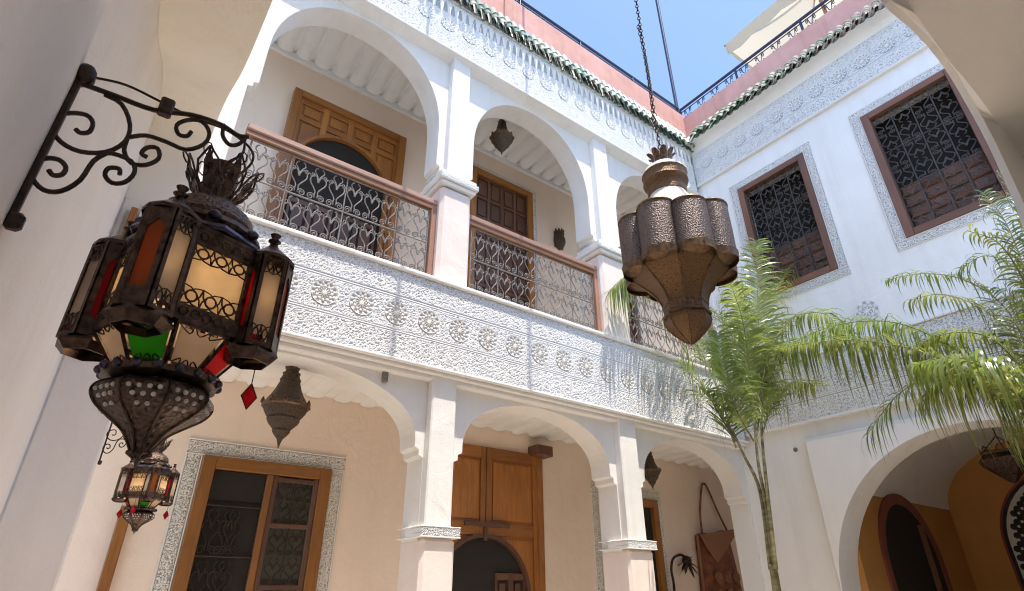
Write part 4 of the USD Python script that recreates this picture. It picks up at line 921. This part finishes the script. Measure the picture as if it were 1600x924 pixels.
# its scrolls repeat the big bracket's, measured from that wall bar
t = thing('lantern_bracket', 'small far scroll bracket low on the left wall above the small lit lantern', 'bracket', group='scroll brackets on the left wall')
bracket(t, C2, S2, [spx(q, YL, CB, 1) for q in PX], spx(armp, YL, CB, 1))
c2 = aty(231, 757, YL2)
t = thing('lit_lantern', 'small far lit lantern with coloured panes hanging low beside the carved window border', 'lantern', tuple(c2))
zt2 = lit_lantern(t, .66, 20)
e = np.array([C2[0]+.39*S2, YL2, C2[2]-.03])-c2
MB().tube(bez([e, (e[0]*.5, 0, (e[2]+zt2)*.5), (0, 0, zt2-.005)], 5), .005, 5).build(t+'/hanging_wire', 'iron', True)
for a in (10, 130, 250):
    q = math.radians(a); pendant(t, (.145*math.cos(q), .145*math.sin(q), -.165), .026)

# ------------------------------------------------------------------ the big pierced metal lantern over the courtyard
cx, cy = 3.62, 2.50
t = thing('courtyard_lantern', 'huge pierced metal lantern of eight drums on a long chain over the courtyard', 'lantern', (cx, cy, 0))
nB = 8; RB, rb = .325, .158
for k in range(nB):
    a = k*2*math.pi/nB+.25; c = (RB*math.cos(a), RB*math.sin(a), 0); d = part(t+'/drum'); h_ = .03*math.sin(k*2.3)
    MB().lathe([(rb*.985, 2.415), (rb, 2.445), (rb*1.01, 2.64), (rb, 2.845+h_), (rb*.985, 2.87+h_)], 24, c).build(d+'/shell', 'barrel_embossed', True)
    MB().lathe([(rb*1.02, 2.370), (rb*1.07, 2.437), (rb*1.05, 2.423), (rb*.98, 2.405), (rb*.5, 2.377), (0, 2.370)], 24, c).build(d+'/foot', 'brass_old', 40)
    MB().lathe([(rb*1.0, 2.860+h_), (rb*1.045, 2.872+h_), (rb*1.02, 2.883+h_), (rb*.94, 2.880+h_), (rb*.7, 2.900+h_), (0, 2.915+h_)], 24, c).build(d+'/lid', 'brass_old', 40)
MB().lathe([(.20, 2.38), (.24, 2.9), (.0, 2.92)], 16).build(t+'/core', 'brass_dark', True)
MB().lathe([(.34, 2.86), (.285, 2.96), (.22, 3.08), (.17, 3.18), (.16, 3.22)], 24).build(t+'/shoulder', 'tin_pale', True)
MB().lathe([(.155, 3.19), (.172, 3.20), (.175, 3.24), (.172, 3.29), (.198, 3.325), (.205, 3.345), (.198, 3.36), (.200, 3.42), (.208, 3.435), (.19, 3.455), (.170, 3.465)], 20).build(t+'/collar', 'brass_embossed', 30)
MB().lathe([(.192, 3.445), (.178, 3.49), (.13, 3.535), (.08, 3.56), (.06, 3.57)], 24).build(t+'/dome', 'tin_pale', True)
for k in range(8):
    a = k*math.pi/4+.1; m = MB(); tv = np.array([-math.sin(a), math.cos(a), 0]); nv = np.array([math.cos(a), math.sin(a), 0]); G = []
    for r, z, w in ((.075, 3.545, .028), (.078, 3.62, .032), (.09, 3.67, .036), (.125, 3.70, .022)): G.append([nv*r-tv*w+(0, 0, z), nv*(r+.014)+(0, 0, z), nv*r+tv*w+(0, 0, z)])
    m.grid(np.array(G)).build(t+'/crown_leaf', 'brass_dark', True)
MB().lathe([(.0, 3.54), (.05, 3.56), (.035, 3.64), (.02, 3.71), (0, 3.72)], 12).build(t+'/spindle', 'brass_dark', True)
bw = part(t+'/faceted_bowl'); pr = [(.385, 2.43), (.40, 2.405), (.38, 2.365), (.305, 2.295), (.235, 2.22), (.197, 2.155), (.179, 2.10), (.172, 2.06)]
MB().lathe(bez([(r, 0, z) for r, z in pr], 3)[:, [0, 2]], 8, a0=.25+math.pi/8).build(bw+'/facets', 'brass_embossed', 20)
for k in range(8):
    a = .25+math.pi/8+k*math.pi/4; MB().tube([(math.cos(a)*r, math.sin(a)*r, z) for r, z in pr], .008, 5, False).build(bw+'/edge', 'brass_old', True)
MB().lathe([(.172, 2.10), (.188, 2.09), (.186, 2.075), (.178, 2.07), (.178, 2.01), (.196, 2.0), (.196, 1.988), (.175, 1.98)], 8, a0=.25+math.pi/8).build(t+'/lower_collar', 'brass_dark', 20)
pr = [(.175, 1.985), (.186, 1.94), (.160, 1.885), (.115, 1.83), (.06, 1.785), (.022, 1.755), (0, 1.735)]
MB().lathe(pr, 8, a0=.25+math.pi/8).build(t+'/tip', 'brass_embossed', 20)
for k in range(8):
    a = .25+math.pi/8+k*math.pi/4; MB().tube([(math.cos(a)*r, math.sin(a)*r, z) for r, z in pr[:-1]], .006, 4, False).build(t+'/tip_edge', 'brass_old', True)
ch = thing('lantern_chain', 'long iron chain holding up the huge pierced courtyard lantern', 'chain', (cx, cy, 0))
def link(p, L, r, turn):
    a = np.linspace(0, 2*np.pi, 11); x_ = .36*L*np.cos(a); z_ = .62*L*np.sin(a); c, s_ = math.cos(turn), math.sin(turn)
    return MB().tube(np.stack([p[0]+x_*c, p[1]+x_*s_, p[2]+z_], -1), r, 4, False)
z = 3.74; k = 0
while z < 7.2:
    link((0, 0, z), .045, .006, (k % 2)*math.pi/2+.4).build(ch+'/link', 'iron', True)
    if 4.1 < z < 5.6: link((.045*math.sin((z-4.1)*2.1), .03, z), .045, .005, (k % 2)*math.pi/2+.1).build(ch+'/link', 'iron', True)
    z += .052; k += 1
MB().tube([(0, 0, 7.2), (0, 0, 8.52)], .012, 6).build(ch+'/hanging_rod', 'iron', True)
for xx_, lb in ((cx, 'steel cable across the open roof carrying the lantern chain'), (2.03, 'bare steel cable across the open roof beside the first one')):
    tag(MB().tube([(xx_, yy_, 8.50+.14*((yy_-2.2)/2.6)**2) for yy_ in np.linspace(-.2, 4.72, 13)], .022, 6).build('/World/roof_cable', 'iron', True), lb, 'cable')

# ------------------------------------------------------------------ small dark lanterns in the arches
def small_lantern(name, label, loc, h, grp, kind=0, rod=.2):
    t = thing(name, label, 'lantern', loc, group=grp); s = h; X = .80
    body = [(.0, -.56), (.02, -.50), (.045, -.44), (.10, -.39), (.135, -.35), (.13, -.33), (.15, -.31), (.22, -.25), (.25, -.21), (.24, -.19), (.27, -.16), (.32, -.10), (.335, -.06)]
    MB().lathe([(r*s*X, z*s) for r, z in body], 10).build(t+'/pierced_bowl', 'lamp_embossed', 35)
    MB().lathe([(r*s*X, z*s) for r, z in ((.335, -.07), (.36, -.05), (.36, -.02), (.32, .0))], 10).build(t+'/rim', 'brass_dark', 20)
    for k in range(10):
        a = k*2*math.pi/10; MB().lathe([(0, -.05*s), (.028*s, -.035*s), (.022*s, 0), (.008*s, .03*s), (0, .04*s)], 6, (.345*s*X*math.cos(a), .345*s*X*math.sin(a), 0)).build(t+'/rim_knob', 'brass_dark', True)
    MB().lathe([(r*s*X, z*s) for r, z in ((.32, -.01), (.30, .02), (.25, .08), (.20, .16), (.17, .23), (.15, .27), (.165, .29), (.145, .31), (.125, .36), (.14, .38), (.10, .40), (.095, .44))], 10).build(t+'/pierced_hood', 'lamp_embossed', 35)
    for k in range(7):
        a = k*2*math.pi/7; m = MB(); G = []
        for r, z, w in ((.07, .40, .03), (.08, .45, .045), (.105, .50, .012)): G.append([(r*math.cos(a)*s-w*math.sin(a)*s, r*math.sin(a)*s+w*math.cos(a)*s, z*s), (r*math.cos(a)*s+w*math.sin(a)*s, r*math.sin(a)*s-w*math.cos(a)*s, z*s)])
        m.grid(np.array(G)).build(t+'/crown_leaf', 'brass_dark')
    MB().tube([(0, 0, .38*s), (0, 0, (.5+rod)*s)], .010, 5).build(t+'/rod', 'iron', True)
gL = 'small dark pierced lanterns hung in the arches'
small_lantern('arch_lantern', 'small dark pierced lantern hanging in the middle upper arch', (3.66, 5.18, 5.97), .62, gL, rod=.32)
small_lantern('arch_lantern', 'tall dark pierced lantern hanging in the lower arch over the ground window', (1.27, 4.98, 1.46), .70, gL, rod=.06)
small_lantern('arch_lantern', 'dark pierced lantern half hidden behind the second column in the far lower arch', (6.02, 5.08, 1.44), .46, gL, rod=.45)
# half-round sconce on the gallery wall
t = thing('wall_sconce', 'small dark urn-shaped sconce on the upper gallery wall right of the carved doorway', 'lamp', (5.42, YK-.01, 5.27))
prs = [(0, -.19), (.05, -.17), (.09, -.12), (.115, -.05), (.11, .02), (.085, .08), (.10, .12), (.09, .15), (.0, .15)]
MB().lathe([(r, z) for r, z in prs], 12, a0=math.pi, seg=math.pi).build(t+'/pierced_shade', 'lamp_embossed', True)
for k in range(5):
    a = math.pi+.35+k*(math.pi-.7)/4; MB().lathe([(0, .14), (.022, .155), (.012, .19), (0, .20)], 6, (.085*math.cos(a), .085*math.sin(a), 0)).build(t+'/crown_point', 'brass_dark', True)
MB().cbox(-.10, .10, -.0, .012, -.16, .16).build(t+'/back_plate', 'brass_dark')
# lantern of the passage
pl = aty(1572, 722, 2.0)
t = thing('passage_lantern', 'dark metal bowl lantern hanging under the vault of the ochre passage', 'lantern', tuple(pl))
MB().lathe([(0, -.24), (.05, -.21), (.15, -.11), (.23, -.03), (.26, .03), (.235, .07), (.21, .085)], 8).build(t+'/bowl', 'tin_dark', 20)
MB().lathe([(.21, .083), (.215, .11), (.20, .12)], 8).build(t+'/rim', 'brass_dark')
for k in range(8):
    a = k*math.pi/4; MB().tube([(.205*math.cos(a+q), .205*math.sin(a+q), .12+.06*math.sin(q*8)) for q in np.linspace(0, math.pi/8, 5)], .008, 4).build(t+'/rim_arch', 'brass_dark', True)
for k in range(3):
    a = k*2*math.pi/3; MB().tube([(.20*math.cos(a), .20*math.sin(a), .11), (0, 0, .30)], .006, 4).build(t+'/chain', 'iron', True)
MB().tube([(0, 0, .30), (0, 0, .50)], .008, 5).build(t+'/rod', 'iron', True)

# ------------------------------------------------------------------ leather bag and the flower-shaped lamp on the back wall
t = thing('leather_bag', 'old brown embossed leather saddle bag hung by a long strap on the back wall', 'bag')
fbk = lambda u, v, w: np.stack(np.broadcast_arrays(np.asarray(u, float), YK-np.asarray(w, float), np.asarray(v, float)), -1)
nu, nv = 24, 30; G = np.zeros((nu, nv, 3)); Gb = np.zeros((nu, nv, 3))
for i in range(nu):
    for j in range(nv):
        q, v_ = i/(nu-1), j/(nv-1); top = .80+.10*q+.0; wl, wr = 7.95-.02*v_-.06*v_, 8.72+.22*v_
        u = wl+(wr-wl)*q; v = top-1.35*v_+.02*math.sin(q*9)
        w = .03+.13*math.sin(math.pi*q)**.6*(.35+.65*math.sin(math.pi*min(1, v_*1.05)**.7))+.015*meshkit.noise(np.array([q*5, v_*6, 3.]))
        G[i, j] = fbk(u, v, w); Gb[i, j] = fbk(u, v, .012)
m = MB().grid(G).grid(Gb[:, ::-1]); m.grid(np.stack([G[0], Gb[0]])).grid(np.stack([Gb[-1], G[-1]])).grid(np.stack([Gb[:, 0], G[:, 0]])).grid(np.stack([G[:, -1], Gb[:, -1]]))
m.build(t+'/pouch', 'leather', 50)
MB().ext(Polygon([(7.90, .80), (8.76, .92), (8.74, .80), (8.22, .42), (8.02, .62)]), frame('A', YK), .15, .175).build(t+'/flap', 'leather_tan')
for sd in (0, 1):
    MB().tube([fbk((7.955, 8.72)[sd]+(-.06, .20)[sd]*v_, (.80, .90)[sd]-1.3*v_, .06) for v_ in np.linspace(0, 1, 9)], .022, 5).build(t+'/seam_piping', 'leather_tan', True)
MB().tube(bez([fbk(8.02, .78, .10), fbk(8.12, 1.15, .05), fbk(8.26, 1.52, .04), fbk(8.34, 1.61, .04), fbk(8.43, 1.53, .04), fbk(8.58, 1.2, .05), fbk(8.69, .89, .10)], 6), .017, 6).build(t+'/strap', 'leather', True)
for q in range(3):
    for r_ in range(3):
        rosette(frame('A', YK), 8.18+.23*q, .22-.24*r_, .085, .172, 8).build(t+'/embossed_star', 'leather_tan', True)
MB().tube([fbk(8.34, 1.60, 0), fbk(8.34, 1.60, .07)], .010, 5).build(t+'/nail', 'iron')
t = thing('flower_lamp', 'bent iron stem with a drooping spiky flower-shaped lamp on the back wall', 'lamp')
st = [aty(a, b, 5.86) for a, b in ((1056, 960), (1053, 915), (1049, 890), (1052, 873), (1062, 867), (1070, 870))]
MB().tube(bez(st, 5), .018, 7).build(t+'/stem', 'iron', True)
hd = aty(1073, 876, 5.86); MB().add(trimesh.creation.icosphere(2, .07).vertices*np.array([1, 1, .9])+hd, trimesh.creation.icosphere(2, .07).faces).build(t+'/cup', 'iron', True)
for k in range(14):
    a = k*2.399; el = -.9+1.7*k/13; d_ = np.array([math.cos(a)*math.cos(el), math.sin(a)*math.cos(el), math.sin(el)-.25]); s_ = np.cross(d_, (0, 0, 1)); s_ /= np.linalg.norm(s_)
    G = np.array([[hd+d_*q-s_*w+np.array([0, 0, -.25*q*q*3]), hd+d_*q+s_*w+np.array([0, 0, -.25*q*q*3])] for q, w in ((.05, .02), (.10, .03), (.15, .022), (.20, .002))]); MB().grid(G).build(t+'/petal', 'iron', True)

# ------------------------------------------------------------------ palms
rp = np.random.RandomState(5)
def frond(t, pts, n, L, droop=.5, mat_='palm_leaf', w=.018, start=.12, lift=.35, rr=.011):
    """a feather leaf: tapering rachis with two ranks of drooping leaflets"""
    p = bez(pts, 8); s = np.r_[0, np.cumsum(np.linalg.norm(np.diff(p, axis=0), axis=1))]; s /= s[-1]
    f = numbered(t+'/frond'); mr = MB().tube(p, np.linspace(rr, .002, len(p)), 5); usdkit.mesh(stage, f, mr.arrays(), MAT['palm_stem'], smooth=True)
    V, Fc, Hh = [], [], []; nn = 0
    for i in range(n):
        q = start+(1-start)*(i+rp.rand()*.5)/n
        c = np.array([np.interp(q, s, p[:, k]) for k in range(3)]); c2_ = np.array([np.interp(min(1, q+.03), s, p[:, k]) for k in range(3)]); c1_ = np.array([np.interp(max(0, q-.03), s, p[:, k]) for k in range(3)])
        T = c2_-c1_; T /= np.linalg.norm(T)+1e-9; S_ = np.cross(T, (0, 0, 1)); 
        if np.linalg.norm(S_) < .25: S_ = S_+np.array([.75, -.45, 0])*.8
        S_ /= np.linalg.norm(S_); N_ = np.cross(S_, T)
        for sd in (-1, 1):
            ln = L*(.45+.55*math.sin(math.pi*min(1, .12+q*.88)**.8))*(.75+.5*rp.rand()); ang = .55+.3*rp.rand()
            d_ = S_*sd*math.cos(ang)+T*math.sin(ang)+N_*(lift+.4*(rp.rand()-.5)); d_ /= np.linalg.norm(d_)
            g_ = droop*(.6+.8*rp.rand()); m_ = 6; u_ = np.linspace(0, 1, m_); pos = c+np.outer(u_*ln, d_); pos[:, 2] -= g_*ln*u_**2; 
            pull = 1-.45*min(1.2, g_)*u_[:, None]**2*np.array([1, 1, 0]); pos = c+(pos-c)*pull
            tw = np.cross(d_, N_+.5*(rp.rand(3)-.5)); tw /= np.linalg.norm(tw)+1e-9
            wd = w*(.8+.5*rp.rand())*np.array([.35, .8, 1, .85, .5, .03])
            V.append(np.stack([pos-tw*wd[:, None], pos+tw*wd[:, None]], 1).reshape(-1, 3))
            for j in range(m_-1): a = nn+2*j; Fc += [(a, a+1, a+3), (a, a+3, a+2)]
            nn += 2*m_; Hh.append(np.repeat(u_, 2)*(.86 if rp.rand() < .6 else 1.05))
    MBq = MB().add(np.vstack(V), np.array(Fc)); MBq.h.append(np.concatenate(Hh)); MBq.build(f+'/leaflets', mat_, True)
def pp(l): return [aty(a, b, y) for a, b, y in l]
def px_(l): return [atx(a, b, x) for a, b, x in l]
t = thing('palm_plant', 'slender courtyard palm with an upright feathery green crown in front of the corner', 'palm')
MB().tube(bez(pp([(1228, 1100, 3.35), (1218, 960, 3.35), (1211, 905, 3.34), (1207, 882, 3.34)]), 5), np.linspace(.046, .034, 16), 9).build(t+'/trunk', 'palm_stem', True)
for l, r in (([(1209, 895, 3.34), (1197, 790, 3.33), (1184, 720, 3.31), (1178, 640, 3.3)], .022), ([(1204, 890, 3.36), (1188, 770, 3.38), (1164, 715, 3.4), (1143, 670, 3.42)], .022), ([(1212, 890, 3.3), (1199, 770, 3.27), (1191, 690, 3.25), (1188, 610, 3.24)], .022)):
    q = bez(pp(l), 5); MB().tube(q, np.linspace(r, r*.5, len(q)), 7).build(t+'/stem', 'palm_stem', True)
for l, n, L, dr, mt, kw in (
    ([(1189, 660, 3.24), (1187, 560, 3.22), (1184, 470, 3.18), (1181, 376, 3.12)], 120, .64, .65, 'palm_leaf_light', dict(start=.02, lift=.1)),
    ([(1178, 650, 3.3), (1170, 570, 3.28), (1160, 500, 3.2), (1140, 440, 3.05)], 90, .60, .8, 'palm_leaf_light', {}),
    ([(1146, 684, 3.42), (1118, 600, 3.62), (1080, 520, 3.9), (1030, 452, 4.18), (985, 432, 4.28), (955, 455, 4.32)], 120, .66, 1.3, 'palm_leaf_light', dict(start=.3)),
    ([(1178, 650, 3.3), (1160, 560, 3.6), (1120, 490, 3.95), (1075, 470, 4.2), (1035, 500, 4.3)], 100, .66, 1.1, 'palm_leaf', {}),
    ([(1185, 640, 3.25), (1200, 560, 3.1), (1235, 500, 2.95), (1285, 490, 2.8), (1320, 520, 2.7)], 70, .55, 1.0, 'palm_leaf', {}),
    ([(1150, 690, 3.42), (1125, 650, 3.5), (1095, 600, 3.65), (1060, 570, 3.8)], 40, .46, .35, 'palm_leaf', dict(w=.008)),
    ([(1150, 700, 3.42), (1135, 660, 3.5), (1115, 630, 3.6), (1085, 610, 3.7)], 30, .46, .35, 'palm_leaf', dict(w=.008)),
    ([(1190, 680, 3.25), (1205, 640, 3.2), (1235, 600, 3.1), (1275, 600, 3.0)], 50, .5, .9, 'palm_leaf', {}),
    ([(1185, 620, 3.25), (1192, 540, 3.3), (1205, 470, 3.35), (1230, 420, 3.4)], 86, .58, .8, 'palm_leaf_light', {}),
    ([(1180, 660, 3.3), (1176, 600, 3.5), (1168, 540, 3.7), (1150, 500, 3.95)], 86, .62, .8, 'palm_leaf', {}),
    ([(1178, 690, 3.3), (1150, 640, 3.3), (1130, 580, 3.3), (1122, 520, 3.3)], 86, .58, .8, 'palm_leaf_light', {}),
    ([(1182, 680, 3.3), (1195, 620, 3.4), (1225, 560, 3.6), (1260, 540, 3.75)], 60, .5, 1.0, 'palm_leaf', {}),
    ): frond(t, pp(l), n, L, dr, mt, **{'w': .0105, **kw})
t = thing('palm_plant', 'arching palm reaching in from the right edge with long hanging leaflets', 'palm')
B0 = (1650, 668, 5.9); b0 = atx(*B0)
MB().tube(bez([(b0[0]+.1, b0[1]-.05, -1.5), (b0[0]+.06, b0[1]-.02, -.6), (b0[0], b0[1], b0[2]), (b0[0]-.05, b0[1]+.02, b0[2]+.12)], 5), np.linspace(.07, .04, 16), 8).build(t+'/trunk', 'palm_stem', True)
for l, n, L, dr, mt, kw in (
    ([B0, (1600, 642, 5.85), (1540, 600, 5.8), (1470, 562, 5.75), (1400, 540, 5.7), (1310, 532, 5.7), (1210, 545, 5.75)], 86, .66, 1.35, 'palm_leaf', dict(w=.012, start=.06)),
    ([B0, (1600, 630, 5.9), (1520, 565, 5.95), (1450, 522, 6.0), (1380, 502, 6.0), (1300, 510, 6.0), (1230, 540, 6.0)], 79, .62, 1.2, 'palm_leaf_light', dict(w=.011)),
    ([B0, (1612, 560, 6.0), (1570, 480, 6.2), (1505, 437, 6.3), (1440, 428, 6.4), (1385, 438, 6.4)], 64, .42, .9, 'palm_leaf', dict(w=.009, start=.2)),
    ([B0, (1625, 520, 5.9), (1600, 420, 5.9), (1570, 345, 6.0), (1535, 300, 6.1)], 64, .46, .9, 'palm_leaf', dict(w=.009, start=.2)),
    ([B0, (1635, 520, 5.8), (1615, 400, 5.7), (1590, 320, 5.7), (1560, 270, 5.7)], 57, .42, .9, 'palm_leaf', dict(w=.009, start=.2)),
    ([B0, (1595, 620, 5.8), (1530, 590, 5.7), (1460, 585, 5.7), (1400, 620, 5.7), (1355, 680, 5.7)], 36, .36, 1.0, 'palm_leaf_light', dict(w=.008)),
    ([B0, (1630, 600, 6.2), (1590, 530, 6.4), (1530, 480, 6.5), (1470, 460, 6.6), (1420, 470, 6.6)], 57, .5, 1.1, 'palm_leaf', dict(w=.010)),
    ([B0, (1610, 625, 5.7), (1560, 580, 5.5), (1500, 560, 5.3), (1430, 570, 5.2)], 54, .52, 1.3, 'palm_leaf_light', dict(w=.011)),
    ([B0, (1640, 560, 5.9), (1620, 470, 6.0), (1590, 420, 6.1), (1540, 400, 6.2), (1500, 420, 6.2)], 57, .46, 1.0, 'palm_leaf', dict(w=.009)),
    ([B0, (1640, 540, 5.4), (1600, 440, 5.2), (1560, 380, 5.1), (1510, 360, 5.0)], 50, .40, 1.0, 'palm_leaf', dict(w=.008)),
    ([B0, (1600, 625, 5.6), (1545, 590, 5.4), (1490, 590, 5.3), (1440, 620, 5.2)], 60, .46, 1.2, 'palm_leaf_light', dict(w=.010)),
    ([B0, (1608, 590, 5.9), (1550, 530, 5.9), (1490, 520, 5.9), (1430, 540, 5.9)], 64, .50, 1.1, 'palm_leaf_light', dict(w=.010)),
    ): frond(t, px_(l), n, L, dr, mt, **kw)
t = thing('potted_plant', 'spiky green potted plant below the half hidden side doorway', 'plant', (7.12, 5.72, -.78))
for k in range(16):
    a = k*2.4; r = .08+.02*(k % 4); h = .75+.12*math.sin(k*3.1); m = MB(); tv = np.array([-math.sin(a), math.cos(a), 0]); G = []
    for q, w in ((0, .02), (.4, .03), (.75, .022), (1., .002)): pnt = np.array([math.cos(a)*r*(q+2*q*q), math.sin(a)*r*(q+2*q*q), h*q]); G.append([pnt-tv*w, pnt+tv*w])
    m.grid(np.array(G)).build(t+'/leaf', 'palm_leaf_light', True)
MB().lathe([(0, -.72), (.13, -.72), (.18, -.05), (.2, -.04), (.2, .0), (.15, .0), (0, -.02)], 14).build(t+'/pot', 'pink_wall', 40)
